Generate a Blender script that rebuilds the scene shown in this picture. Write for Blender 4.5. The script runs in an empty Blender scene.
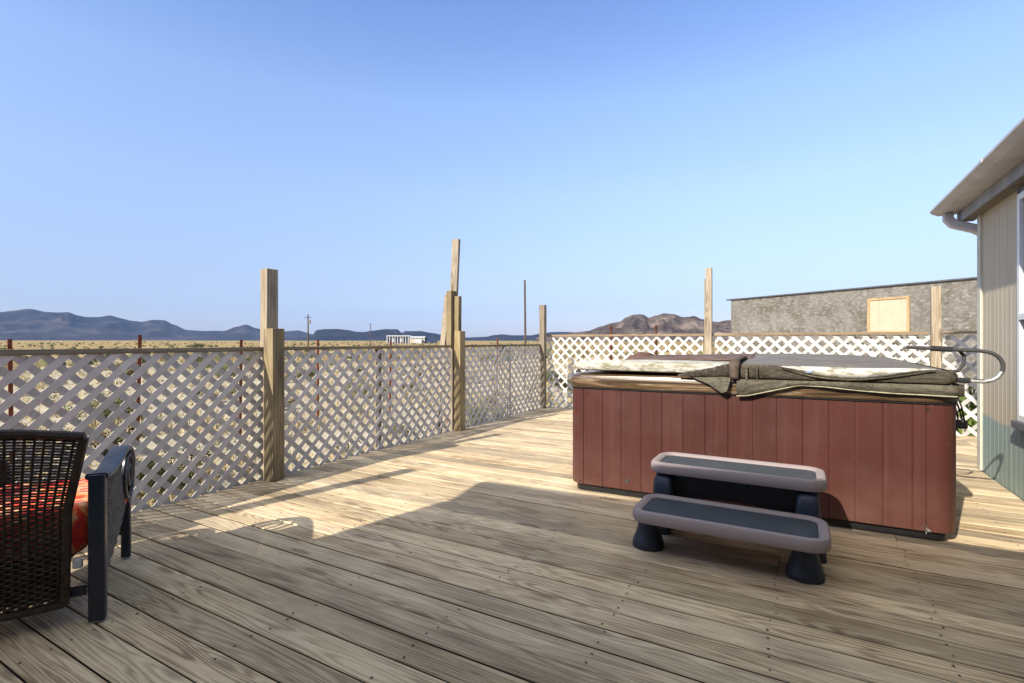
import bpy, bmesh, math, random
from mathutils import Vector, Matrix, noise
random.seed(11)
R = math.radians
PI = math.pi
scene = bpy.context.scene
C = scene.collection

# ------------------------------------------------------------------ camera
cam_d = bpy.data.cameras.new('camera')
cam = bpy.data.objects.new('camera', cam_d); C.objects.link(cam)
cam_d.sensor_width = 36.0
cam_d.lens = 507.0 / 1024.0 * 36.0
cam_d.clip_start = 0.05
cam_d.clip_end = 60000.0
cam.location = (0, 0, 1.2)
cam.rotation_euler = (R(90), 0, R(29.6))
scene.camera = cam

# ------------------------------------------------------------------ light
SUN_EL, SUN_AZ = 33.0, 14.0            # azimuth of travel, from +Y towards +X
world = bpy.data.worlds.new('World'); scene.world = world
world.use_nodes = True
wn = world.node_tree.nodes; wl = world.node_tree.links
sky = wn.new('ShaderNodeTexSky'); sky.sky_type = 'NISHITA'
sky.sun_disc = False
sky.sun_elevation = R(SUN_EL); sky.sun_rotation = R(180 + SUN_AZ)
sky.altitude = 900; sky.air_density = 1.0; sky.dust_density = 1.0; sky.ozone_density = 1.5
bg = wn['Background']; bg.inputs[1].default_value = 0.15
tcw = wn.new('ShaderNodeTexCoord'); spw = wn.new('ShaderNodeSeparateXYZ'); wl.new(tcw.outputs['Generated'], spw.inputs[0])
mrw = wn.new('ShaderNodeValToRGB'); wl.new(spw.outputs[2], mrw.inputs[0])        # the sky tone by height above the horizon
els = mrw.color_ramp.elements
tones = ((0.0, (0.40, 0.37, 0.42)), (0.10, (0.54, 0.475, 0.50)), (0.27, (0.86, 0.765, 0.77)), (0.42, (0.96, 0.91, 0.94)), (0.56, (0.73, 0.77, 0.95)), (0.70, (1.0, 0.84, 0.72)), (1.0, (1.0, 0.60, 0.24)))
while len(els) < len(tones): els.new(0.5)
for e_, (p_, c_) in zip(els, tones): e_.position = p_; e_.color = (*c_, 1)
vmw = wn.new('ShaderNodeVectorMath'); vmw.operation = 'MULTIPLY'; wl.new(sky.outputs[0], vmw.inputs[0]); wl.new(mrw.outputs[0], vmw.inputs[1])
zb = wn.new('ShaderNodeMapRange'); wl.new(spw.outputs[2], zb.inputs[0]); zb.interpolation_type = 'SMOOTHSTEP'  # added boost overhead: brightens the warm fill in the deck's shade
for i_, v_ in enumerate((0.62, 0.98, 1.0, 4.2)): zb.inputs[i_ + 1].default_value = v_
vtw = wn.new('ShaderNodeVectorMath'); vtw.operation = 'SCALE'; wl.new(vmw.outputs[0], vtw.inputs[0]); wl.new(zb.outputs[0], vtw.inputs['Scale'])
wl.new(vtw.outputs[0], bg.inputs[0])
sun_d = bpy.data.lights.new('sun', 'SUN'); sun = bpy.data.objects.new('sun', sun_d); C.objects.link(sun)
sun_d.energy = 3.6; sun_d.angle = R(0.55); sun_d.color = (1.0, 0.945, 0.82)
dv = Vector((math.sin(R(SUN_AZ)) * math.cos(R(SUN_EL)), math.cos(R(SUN_AZ)) * math.cos(R(SUN_EL)), -math.sin(R(SUN_EL))))
sun.rotation_euler = dv.to_track_quat('-Z', 'Y').to_euler()
sun.location = (-3, -8, 8)
vs = scene.view_settings
vs.view_transform = 'Standard'; vs.look = 'None'; vs.exposure = 1.1; vs.gamma = 1.0
vs.use_curve_mapping = False

# ------------------------------------------------------------------ materials
class NT:
    """small node-tree writer"""
    def __init__(s, name, rough=0.8, spec=0.3, metal=0.0):
        s.m = bpy.data.materials.new(name); s.m.use_nodes = True
        s.n = s.m.node_tree.nodes; s.l = s.m.node_tree.links
        s.b = s.n['Principled BSDF']
        s.b.inputs['Roughness'].default_value = rough
        s.b.inputs['Specular IOR Level'].default_value = spec
        s.b.inputs['Metallic'].default_value = metal
        s.tc = s.n.new('ShaderNodeTexCoord')
    def link(s, a, b): s.l.new(a, b)
    def val(s, sock, v):
        if isinstance(v, (int, float, tuple, list)): sock.default_value = v
        else: s.l.new(v, sock)
    def math(s, op, a, b=None, c=None, clamp=False):
        n = s.n.new('ShaderNodeMath'); n.operation = op; n.use_clamp = clamp
        s.val(n.inputs[0], a)
        if b is not None: s.val(n.inputs[1], b)
        if c is not None: s.val(n.inputs[2], c)
        return n.outputs[0]
    def vmul(s, v, sc, add=(0, 0, 0)):
        n = s.n.new('ShaderNodeVectorMath'); n.operation = 'MULTIPLY_ADD'
        s.val(n.inputs[0], v); s.val(n.inputs[1], sc); s.val(n.inputs[2], add)
        return n.outputs[0]
    def vadd(s, a, b):
        n = s.n.new('ShaderNodeVectorMath'); n.operation = 'ADD'
        s.val(n.inputs[0], a); s.val(n.inputs[1], b); return n.outputs[0]
    def comb(s, x, y, z):
        n = s.n.new('ShaderNodeCombineXYZ')
        s.val(n.inputs[0], x); s.val(n.inputs[1], y); s.val(n.inputs[2], z); return n.outputs[0]
    def sep(s, v):
        n = s.n.new('ShaderNodeSeparateXYZ'); s.link(v, n.inputs[0]); return n.outputs
    def noise(s, v, scale=1.0, detail=3.0, rough=0.55, dist=0.0):
        n = s.n.new('ShaderNodeTexNoise'); s.link(v, n.inputs['Vector'])
        n.inputs['Scale'].default_value = scale; n.inputs['Detail'].default_value = detail
        n.inputs['Roughness'].default_value = rough; n.inputs['Distortion'].default_value = dist
        return n.outputs[0]
    def vor(s, v, scale=1.0, feat='F1'):
        n = s.n.new('ShaderNodeTexVoronoi'); s.link(v, n.inputs['Vector']); n.feature = feat
        n.inputs['Scale'].default_value = scale
        return n.outputs
    def ramp(s, f, stops, interp='LINEAR'):
        n = s.n.new('ShaderNodeValToRGB'); s.link(f, n.inputs[0]); r = n.color_ramp; r.interpolation = interp
        while len(r.elements) < len(stops): r.elements.new(0.5)
        for e, (p, c) in zip(r.elements, stops):
            e.position = p; e.color = (c, c, c, 1) if isinstance(c, (int, float)) else (*c, 1)
        return n.outputs[0]
    def mix(s, f, a, b, mode='MIX'):
        n = s.n.new('ShaderNodeMix'); n.data_type = 'RGBA'; n.blend_type = mode
        s.val(n.inputs[0], f)
        s.val(n.inputs[6], (*a, 1) if isinstance(a, tuple) and len(a) == 3 else a)
        s.val(n.inputs[7], (*b, 1) if isinstance(b, tuple) and len(b) == 3 else b)
        return n.outputs[2]
    def mapr(s, v, a, b, c, d):
        n = s.n.new('ShaderNodeMapRange'); s.val(n.inputs[0], v)
        for i, x in enumerate((a, b, c, d)): n.inputs[i + 1].default_value = x
        return n.outputs[0]
    def attr(s, name):
        n = s.n.new('ShaderNodeAttribute'); n.attribute_name = name; return n.outputs
    def col(s, c): s.val(s.b.inputs['Base Color'], (*c, 1) if isinstance(c, tuple) else c)
    def bump(s, h, strength=0.3, dist=0.01):
        n = s.n.new('ShaderNodeBump'); n.inputs['Strength'].default_value = strength
        n.inputs['Distance'].default_value = dist
        s.link(h, n.inputs['Height']); s.link(n.outputs[0], s.b.inputs['Normal'])

def plain(name, c, rough=0.7, spec=0.3, metal=0.0, var=0.25, scale=6.0, bump=0.0):
    t = NT(name, rough, spec, metal)
    nz = t.noise(t.tc.outputs['Object'], scale, 5, 0.65)
    k = t.mapr(nz, 0.3, 0.7, 1 - var, 1 + var)
    n = t.vmul(t.comb(c[0], c[1], c[2]), t.comb(k, k, k))
    t.col(n)
    t.val(t.b.inputs['Roughness'], t.mapr(nz, 0.3, 0.7, min(1, rough + 0.1), max(0.02, rough - 0.08)))
    if bump: t.bump(t.noise(t.tc.outputs['Object'], scale * 12, 4, 0.6), bump, 0.004)
    return t.m

def wood(name, axis, light, mid, dark, rings=34.0, board=False, rough=0.78, green=0.0):
    """weathered softwood: growth-ring figure stretched along one axis, fibres, knots, checks"""
    t = NT(name, rough, 0.25)
    o = t.sep(t.tc.outputs['Object'])
    ax = 'XYZ'.index(axis); oth = [i for i in range(3) if i != ax]
    L, A, B = o[ax], o[oth[0]], o[oth[1]]
    if board:
        rnd = t.attr('board')[2]
    else:
        info = t.n.new('ShaderNodeObjectInfo'); rnd = info.outputs['Random']
    off = t.math('MULTIPLY', rnd, 57.0)
    L2 = t.math('ADD', L, off)
    v = t.comb(t.math('MULTIPLY', L2, 0.33), t.math('MULTIPLY', A, 10.0), t.math('MULTIPLY_ADD', B, 10.0, off))
    fig = t.noise(v, 1.0, 2.0, 0.35, 0.25)
    # knots bend the figure
    kv = t.comb(t.math('MULTIPLY', L2, 1.5), t.math('MULTIPLY', A, 6.5), t.math('MULTIPLY_ADD', B, 6.5, off))
    kn = t.vor(kv, 1.0)[0]
    knot = t.ramp(kn, [(0.0, 1.0), (0.10, 0.9), (0.17, 0.0), (1, 0)])
    bend = t.ramp(kn, [(0.0, 1.0), (0.45, 0.0), (1, 0)])
    fig2 = t.math('MULTIPLY_ADD', bend, 0.10, fig)
    ring = t.math('SINE', t.math('MULTIPLY', fig2, rings * 6.28))
    ring01 = t.mapr(ring, -1, 1, 0, 1)
    fv = t.comb(t.math('MULTIPLY', L2, 5.0), t.math('MULTIPLY', A, 260.0), t.math('MULTIPLY', B, 260.0))
    fib = t.noise(fv, 1.0, 3, 0.6)
    pv = t.comb(t.math('MULTIPLY', L2, 1.6), t.math('MULTIPLY', A, 5.0), t.math('MULTIPLY_ADD', B, 5.0, off))
    patch = t.noise(pv, 1.0, 4, 0.6)
    f = t.math('ADD', t.math('MULTIPLY', ring01, 0.30), t.math('ADD', t.math('MULTIPLY', fib, 0.42), t.math('MULTIPLY', patch, 0.93)))
    c = t.ramp(t.math('MULTIPLY', f, 0.62), [(0.34, dark), (0.49, mid), (0.66, light)])
    # board to board tone
    k = t.mapr(rnd, 0, 1, 0.68, 1.14)
    hue = t.math('FRACT', t.math('MULTIPLY', rnd, 7.31))
    c = t.mix(t.math('MULTIPLY', hue, 0.26), c, (0.44, 0.40, 0.33))
    c = t.vmul(c, t.comb(k, k, k))
    c = t.mix(t.math('MULTIPLY', knot, 0.62), c, (0.13, 0.085, 0.045))
    # broad stains
    st = t.noise(t.tc.outputs['Object'], 1.3, 4, 0.6, 0.5)
    c = t.mix(t.mapr(st, 0.45, 0.75, 0.0, 0.45), c, t.vmul(c, (0.66, 0.66, 0.70)))
    # dark checks
    cv = t.comb(t.math('MULTIPLY', L2, 3.0), t.math('MULTIPLY', A, 120.0), t.math('MULTIPLY', B, 120.0))
    ck = t.ramp(t.noise(cv, 1.0, 2, 0.5), [(0.0, 1.0), (0.27, 1.0), (0.31, 0.0), (1, 0)])
    c = t.mix(t.math('MULTIPLY', ck, 0.6), c, (0.09, 0.07, 0.05))
    h = t.math('ADD', t.math('MULTIPLY', ring01, 0.5), t.math('SUBTRACT', fib, t.math('MULTIPLY', ck, 1.5)))
    if board:
        # some boards show the fine milled ribs of their underside
        ribm = t.ramp(hue, [(0.0, 0.0), (0.70, 0.0), (0.72, 1.0), (1, 1)])
        wear = t.ramp(t.noise(t.comb(t.math('MULTIPLY', L2, 0.9), t.math('MULTIPLY', A, 9.0), off), 1.0, 3), [(0.42, 0.0), (0.55, 1.0)])
        rib = t.math('SINE', t.math('MULTIPLY', A, 6.28 * 115))
        rm = t.math('MULTIPLY', ribm, wear)
        c = t.mix(t.math('MULTIPLY', rm, t.mapr(rib, -1, 0.2, 0.5, 0.0)), c, (0.12, 0.09, 0.06))
        h = t.math('ADD', h, t.math('MULTIPLY', rm, t.math('MULTIPLY', rib, 0.8)))
    t.col(c); t.bump(h, 0.45, 0.0025)
    return t.m

M = {}
M['deck'] = wood('weathered decking', 'X', (0.79, 0.62, 0.39), (0.58, 0.425, 0.25), (0.26, 0.17, 0.09), 22, True)
M['post'] = wood('treated post wood', 'Z', (0.37, 0.285, 0.15), (0.265, 0.19, 0.09), (0.12, 0.082, 0.038), 14)
M['post_grey'] = wood('sun bleached post wood', 'Z', (0.42, 0.345, 0.245), (0.31, 0.24, 0.16), (0.15, 0.112, 0.07), 14)
M['rail_y'] = wood('weathered rail', 'Y', (0.34, 0.27, 0.17), (0.24, 0.18, 0.10), (0.13, 0.10, 0.06), 10)
M['rail_x'] = wood('weathered brown rail', 'X', (0.36, 0.27, 0.17), (0.27, 0.19, 0.11), (0.15, 0.10, 0.06), 10)
M['frame_wood'] = wood('window frame pine', 'Z', (0.62, 0.40, 0.17), (0.50, 0.30, 0.12), (0.32, 0.19, 0.08), 8)
M['joist_gap_shade'] = plain('joist wood and painted gap shade', (0.05, 0.04, 0.03), 0.9)  # dark joist wood; on board sides it paints shade into the gaps
M['nail'] = plain('rusted nail', (0.07, 0.05, 0.04), 0.6, 0.4, 0.4)

def lattice_mat(name, c1, c2):
    t = NT(name, 0.75, 0.2)
    nz = t.noise(t.tc.outputs['Object'], 3.0, 6, 0.65)
    c = t.mix(t.mapr(nz, 0.45, 0.8, 0, 1), c1, c2)
    fl = t.noise(t.tc.outputs['Object'], 45.0, 3, 0.6)
    c = t.mix(t.mapr(fl, 0.62, 0.72, 0, 0.55), c, (0.42, 0.34, 0.24))
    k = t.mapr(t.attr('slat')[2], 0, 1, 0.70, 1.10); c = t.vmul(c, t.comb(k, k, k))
    t.col(c); t.bump(fl, 0.2, 0.002)
    return t.m
M['lattice'] = lattice_mat('dusty white lattice paint', (0.66, 0.61, 0.55), (0.50, 0.44, 0.37))
M['lattice_w'] = lattice_mat('white lattice paint', (0.60, 0.58, 0.55), (0.50, 0.465, 0.41))

# tub
t = NT('red brown spa cabinet', 0.45, 0.35)
oc = t.tc.outputs['Object']; o = t.sep(oc)
st = t.noise(t.vmul(oc, (26.0, 26.0, 0.9)), 1.0, 4, 0.6)
pl = t.noise(t.vmul(oc, (3.0, 3.0, 0.6)), 1.0, 2, 0.6)
c = t.mix(t.mapr(pl, 0.35, 0.65, 0, 1), (0.056, 0.0155, 0.0105), (0.072, 0.021, 0.0155))
c = t.mix(t.mapr(st, 0.50, 0.78, 0, 0.35), c, (0.12, 0.05, 0.037))
ds = t.noise(oc, 2.2, 6, 0.7)
c = t.mix(t.mapr(ds, 0.5, 0.85, 0, 0.4), c, (0.105, 0.055, 0.04))
c = t.mix(t.math('MULTIPLY', t.mapr(o[2], 0.02, 0.45, 0.55, 0.0), t.mapr(ds, 0.3, 0.65, 0.3, 1.0)), c, (0.14, 0.062, 0.045))
sp = t.vor(oc, 13.0)[0]
c = t.mix(t.ramp(sp, [(0, 1.0), (0.02, 1.0), (0.035, 0.0), (1, 0)]), c, (0.3, 0.24, 0.2))
t.col(c); t.bump(st, 0.12, 0.002)
t.val(t.b.inputs['Roughness'], t.mapr(ds, 0.3, 0.7, 0.36, 0.6))
M['cabinet'] = t.m
M['black'] = plain('black plastic pan', (0.012, 0.012, 0.013), 0.35, 0.5, 0, 0.4, 9)
t = NT('bronze marbled acrylic', 0.22, 0.5)
v = t.vmul(t.tc.outputs['Object'], (1.2, 1.2, 34.0))
a = t.noise(v, 1.0, 6, 0.72, 1.6)
t.col(t.ramp(a, [(0.32, (0.025, 0.016, 0.010)), (0.44, (0.065, 0.038, 0.020)), (0.53, (0.12, 0.072, 0.036)), (0.61, (0.20, 0.13, 0.07)), (0.69, (0.45, 0.40, 0.32))]))
M['acrylic'] = t.m
def torn_foam(name):
    t = NT(name, 0.8, 0.2)
    oc = t.tc.outputs['Object']
    a = t.noise(t.vmul(oc, (3.0, 3.0, 16.0)), 1.0, 7, 0.7, 0.8)
    b = t.noise(t.vmul(oc, (14.0, 14.0, 50.0)), 1.0, 4, 0.65)
    c = t.mix(t.mapr(a, 0.46, 0.62, 0, 1), (0.52, 0.50, 0.45), (0.27, 0.235, 0.14))
    c = t.mix(t.mapr(b, 0.52, 0.60, 0, 0.75), c, (0.20, 0.17, 0.10))
    t.col(c); t.bump(a, 0.5, 0.02)
    return t.m
M['foam'] = torn_foam('stained white foam')
def vinyl(name, c1, c2, c3, bs=0.4):
    t = NT(name, 0.8, 0.15)
    oc = t.tc.outputs['Object']
    a = t.noise(t.vmul(oc, (3.0, 3.0, 14.0)), 1.0, 8, 0.75, 0.6)
    b = t.noise(oc, 38.0, 5, 0.7)
    c = t.mix(t.mapr(a, 0.42, 0.58, 0, 1), c1, c2)
    c = t.mix(t.mapr(b, 0.50, 0.66, 0, 0.7), c, c3)
    t.col(c); t.bump(t.math('ADD', t.math('MULTIPLY', a, 4.0), b), min(1.0, bs * 2), 0.015)
    return t.m
M['khaki'] = vinyl('worn khaki vinyl', (0.085, 0.074, 0.052), (0.18, 0.157, 0.115), (0.05, 0.042, 0.030))
M['khaki_dark'] = vinyl('dirty olive vinyl', (0.050, 0.041, 0.029), (0.105, 0.088, 0.064), (0.18, 0.155, 0.115))
M['grey_vinyl'] = vinyl('faded grey vinyl', (0.15, 0.135, 0.12), (0.20, 0.18, 0.16), (0.11, 0.095, 0.08), 0.2)
M['brown_vinyl'] = vinyl('cracked brown vinyl', (0.13, 0.072, 0.05), (0.18, 0.11, 0.085), (0.12, 0.07, 0.05))
M['mauve_vinyl'] = vinyl('faded mauve brown vinyl', (0.115, 0.078, 0.068), (0.16, 0.12, 0.11), (0.19, 0.085, 0.045))
M['label_blue'] = plain('faded blue label', (0.22, 0.33, 0.50), 0.8)
M['strap'] = plain('brown webbing', (0.10, 0.075, 0.055), 0.9, 0.1, 0, 0.4, 40, 0.4)
M['cream_edge'] = plain('frayed cream piping', (0.42, 0.38, 0.26), 0.9, 0.1, 0, 0.3, 30)
M['tube'] = plain('charcoal powder coated tube', (0.055, 0.053, 0.053), 0.65, 0.3, 0.1, 0.25, 20)
M['grip'] = plain('black foam grip', (0.035, 0.035, 0.037), 0.95, 0.1, 0, 0.2, 60, 0.5)
M['chrome'] = plain('worn bright tube', (0.40, 0.39, 0.38), 0.5, 0.4, 0.6, 0.2, 20)

# steps
def speckle(name, c, c2, rough):
    t = NT(name, rough, 0.4)
    oc = t.tc.outputs['Object']
    a = t.noise(oc, 90.0, 3, 0.7); b = t.noise(oc, 5.0, 4, 0.6)
    k = t.mix(t.mapr(a, 0.5, 0.75, 0, 0.6), c, c2)
    k = t.mix(t.mapr(b, 0.5, 0.85, 0, 0.10), k, (0.42, 0.38, 0.33))
    t.col(k); t.bump(a, 0.25, 0.002)
    return t.m
M['step_navy'] = speckle('navy step plastic', (0.016, 0.023, 0.040), (0.03, 0.037, 0.055), 0.42)
M['step_tread'] = speckle('slate step tread', (0.040, 0.047, 0.057), (0.10, 0.10, 0.105), 0.75)
M['step_rim'] = speckle('mauve step rim', (0.29, 0.235, 0.225), (0.35, 0.295, 0.28), 0.55)

# chair
M['wicker'] = plain('dark brown resin wicker', (0.042, 0.027, 0.018), 0.5, 0.3, 0, 0.5, 25)
M['wicker_grey'] = plain('taupe resin wicker', (0.135, 0.10, 0.065), 0.6, 0.2, 0, 0.5, 25)
M['chair_metal'] = plain('navy black chair frame', (0.014, 0.020, 0.034), 0.32, 0.5, 0, 0.25, 8)
t = NT('red and orange printed cushion', 0.9, 0.15)
oc = t.tc.outputs['Object']
a = t.noise(oc, 6.0, 2, 0.5, 1.5)
c = t.ramp(a, [(0.30, (0.60, 0.03, 0.04)), (0.44, (0.80, 0.07, 0.04)), (0.50, (0.88, 0.26, 0.09)), (0.57, (0.90, 0.50, 0.28)), (0.64, (0.75, 0.06, 0.07)), (0.8, (0.60, 0.025, 0.05))], 'EASE')
t.col(c); t.bump(t.noise(oc, 300.0, 2), 0.15, 0.001)
M['cushion'] = t.m
M['white'] = plain('off white fabric', (0.75, 0.73, 0.70), 0.8)

# house
t = NT('two tone grooved siding', 0.72, 0.2)
oc = t.tc.outputs['Object']; o = t.sep(oc)
stn = t.noise(t.vmul(oc, (1.0, 9.0, 0.5)), 1.0, 5, 0.65)
spk = t.noise(oc, 34.0, 3, 0.7)
top = t.mix(t.mapr(stn, 0.35, 0.7, 0, 1), (0.52, 0.445, 0.325), (0.44, 0.375, 0.275))
low = t.mix(t.mapr(stn, 0.35, 0.7, 0, 1), (0.30, 0.36, 0.32), (0.23, 0.29, 0.265))
edge = t.math('ADD', o[2], t.math('MULTIPLY', t.math('SUBTRACT', t.noise(oc, 3.0, 2), 0.5), 0.09))
c = t.mix(t.mapr(edge, 0.515, 0.535, 0, 1), low, top)
c = t.mix(t.mapr(spk, 0.63, 0.72, 0, 0.5), c, (0.62, 0.60, 0.55))
t.col(c); t.bump(spk, 0.15, 0.003)
M['siding'] = t.m
M['trim'] = plain('off white trim paint', (0.50, 0.48, 0.39), 0.6, 0.3, 0, 0.12, 7)
M['gutter'] = plain('dusty white gutter metal', (0.45, 0.415, 0.41), 0.5, 0.4, 0, 0.14, 5)
M['fascia'] = plain('grey eave paint', (0.27, 0.27, 0.28), 0.6)
M['soffit'] = plain('brown grey soffit', (0.20, 0.17, 0.13), 0.8)
M['roof'] = plain('grey roof metal', (0.35, 0.35, 0.36), 0.5, 0.4, 0, 0.15, 3)
M['vinyl_white'] = plain('white window vinyl', (0.70, 0.69, 0.67), 0.45, 0.4, 0, 0.05)
M['dark_trim'] = plain('charcoal window trim', (0.10, 0.10, 0.11), 0.6)
t = NT('window glass', 0.04, 0.9); t.col((0.05, 0.08, 0.12)); t.b.inputs['Metallic'].default_value = 0.35
M['glass'] = t.m

t = NT('mottled grey stucco', 0.9, 0.1)
oc = t.tc.outputs['Object']
a = t.noise(t.vmul(oc, (1.2, 1.2, 1.2)), 1.0, 6, 0.7, 0.6)
b = t.noise(t.vmul(oc, (8.0, 8.0, 15.0)), 1.0, 8, 0.80)
c = t.mix(t.mapr(a, 0.38, 0.62, 0, 1), (0.105, 0.09, 0.068), (0.20, 0.185, 0.16))
c = t.mix(t.mapr(b, 0.50, 0.64, 0, 0.8), c, (0.36, 0.34, 0.315))
c = t.mix(t.mapr(b, 0.33, 0.44, 0.6, 0), c, (0.07, 0.06, 0.045))
t.col(c); t.bump(b, 0.5, 0.02)
M['stucco'] = t.m
M['plywood'] = plain('cream painted board', (0.46, 0.385, 0.275), 0.7, 0.2, 0, 0.08, 3)
M['dark_edge'] = plain('dark roof edge', (0.09, 0.09, 0.10), 0.6)

# land
t = NT('pale desert soil', 0.95, 0.1)
oc = t.tc.outputs['Object']
a = t.noise(t.vmul(oc, (0.03, 0.03, 0.03)), 1.0, 9, 0.8)
b = t.noise(oc, 0.9, 8, 0.7)
g = t.noise(oc, 22.0, 5, 0.75)
soil = t.mix(t.mapr(b, 0.4, 0.65, 0, 1), (0.46, 0.39, 0.27), (0.33, 0.27, 0.18))
soil = t.mix(t.mapr(g, 0.56, 0.72, 0, 0.7), soil, (0.19, 0.15, 0.10))
grass = t.mix(t.mapr(a, 0.35, 0.65, 0, 1), (0.43, 0.295, 0.12), (0.20, 0.155, 0.075))
farn = t.noise(t.vmul(oc, (0.10, 0.10, 0.1)), 1.0, 9, 0.85)
grass = t.mix(t.mapr(farn, 0.52, 0.62, 0, 0.7), grass, (0.10, 0.085, 0.045))
cd = t.n.new('ShaderNodeVectorMath'); cd.operation = 'LENGTH'; t.link(oc, cd.inputs[0])
c = t.mix(t.mapr(cd.outputs['Value'], 30.0, 140.0, 0, 1), soil, grass)
t.col(c); t.bump(g, 0.5, 0.03)
M['ground'] = t.m
M['tgrass'] = plain('dry straw grass', (0.44, 0.345, 0.185), 0.9, 0.1, 0, 0.35, 3)
M['scrub'] = plain('grey green scrub leaf', (0.115, 0.115, 0.055), 0.9, 0.1, 0, 0.5, 6)
M['scrub_tan'] = plain('tan scrub leaf', (0.19, 0.145, 0.075), 0.9, 0.1, 0, 0.5, 6)
M['weed'] = plain('fresh green weed leaf', (0.12, 0.17, 0.03), 0.7, 0.2, 0, 0.4, 8)
M['bark'] = plain('grey bark', (0.16, 0.12, 0.08), 0.9)
def rock(name, c1, c2, c3, sc):
    t = NT(name, 0.95, 0.05)
    oc = t.tc.outputs['Object']
    a = t.noise(t.vmul(oc, (sc, sc, sc * 2.5)), 1.0, 8, 0.68, 0.4)
    b = t.noise(t.vmul(oc, (sc * 6, sc * 6, sc * 12)), 1.0, 6, 0.7)
    c = t.ramp(a, [(0.35, c1), (0.5, c2), (0.66, c3)])
    c = t.mix(t.mapr(b, 0.5, 0.75, 0, 0.5), c, t.vmul(c, (0.5, 0.5, 0.5)))
    t.col(c)
    return t.m
M['rock_far'] = rock('dark volcanic range rock', (0.018, 0.016, 0.017), (0.036, 0.031, 0.030), (0.085, 0.068, 0.056), 0.0022)
M['rock_mid'] = rock('dark basalt mesa rock', (0.012, 0.012, 0.016), (0.02, 0.019, 0.022), (0.035, 0.032, 0.032), 0.003)
M['rock_near'] = rock('brown desert hill rock', (0.045, 0.035, 0.034), (0.085, 0.066, 0.058), (0.21, 0.16, 0.13), 0.010)
M['bajada'] = plain('grey brown alluvial gravel', (0.19, 0.15, 0.12), 0.95, 0.1, 0, 0.25, 0.004)
M['redsteel'] = plain('red oxide painted steel', (0.17, 0.045, 0.022), 0.7, 0.3, 0.1, 0.4, 15)
M['rust'] = plain('dark rusted steel', (0.10, 0.04, 0.025), 0.85, 0.2, 0.2, 0.4, 15)
M['wire'] = plain('galvanised wire', (0.30, 0.28, 0.26), 0.6, 0.4, 0.6)
M['pole'] = plain('tarred utility pole', (0.10, 0.075, 0.055), 0.9, 0.1, 0, 0.3, 3)
M['farwhite'] = plain('white metal siding', (0.50, 0.50, 0.50), 0.6)
M['farblue'] = plain('dark blue glass and shade cloth', (0.03, 0.05, 0.10), 0.5)
M['fartan'] = plain('tan block wall', (0.45, 0.40, 0.33), 0.8)
M['farroof'] = plain('pale roof sheet', (0.50, 0.52, 0.55), 0.6)

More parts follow.
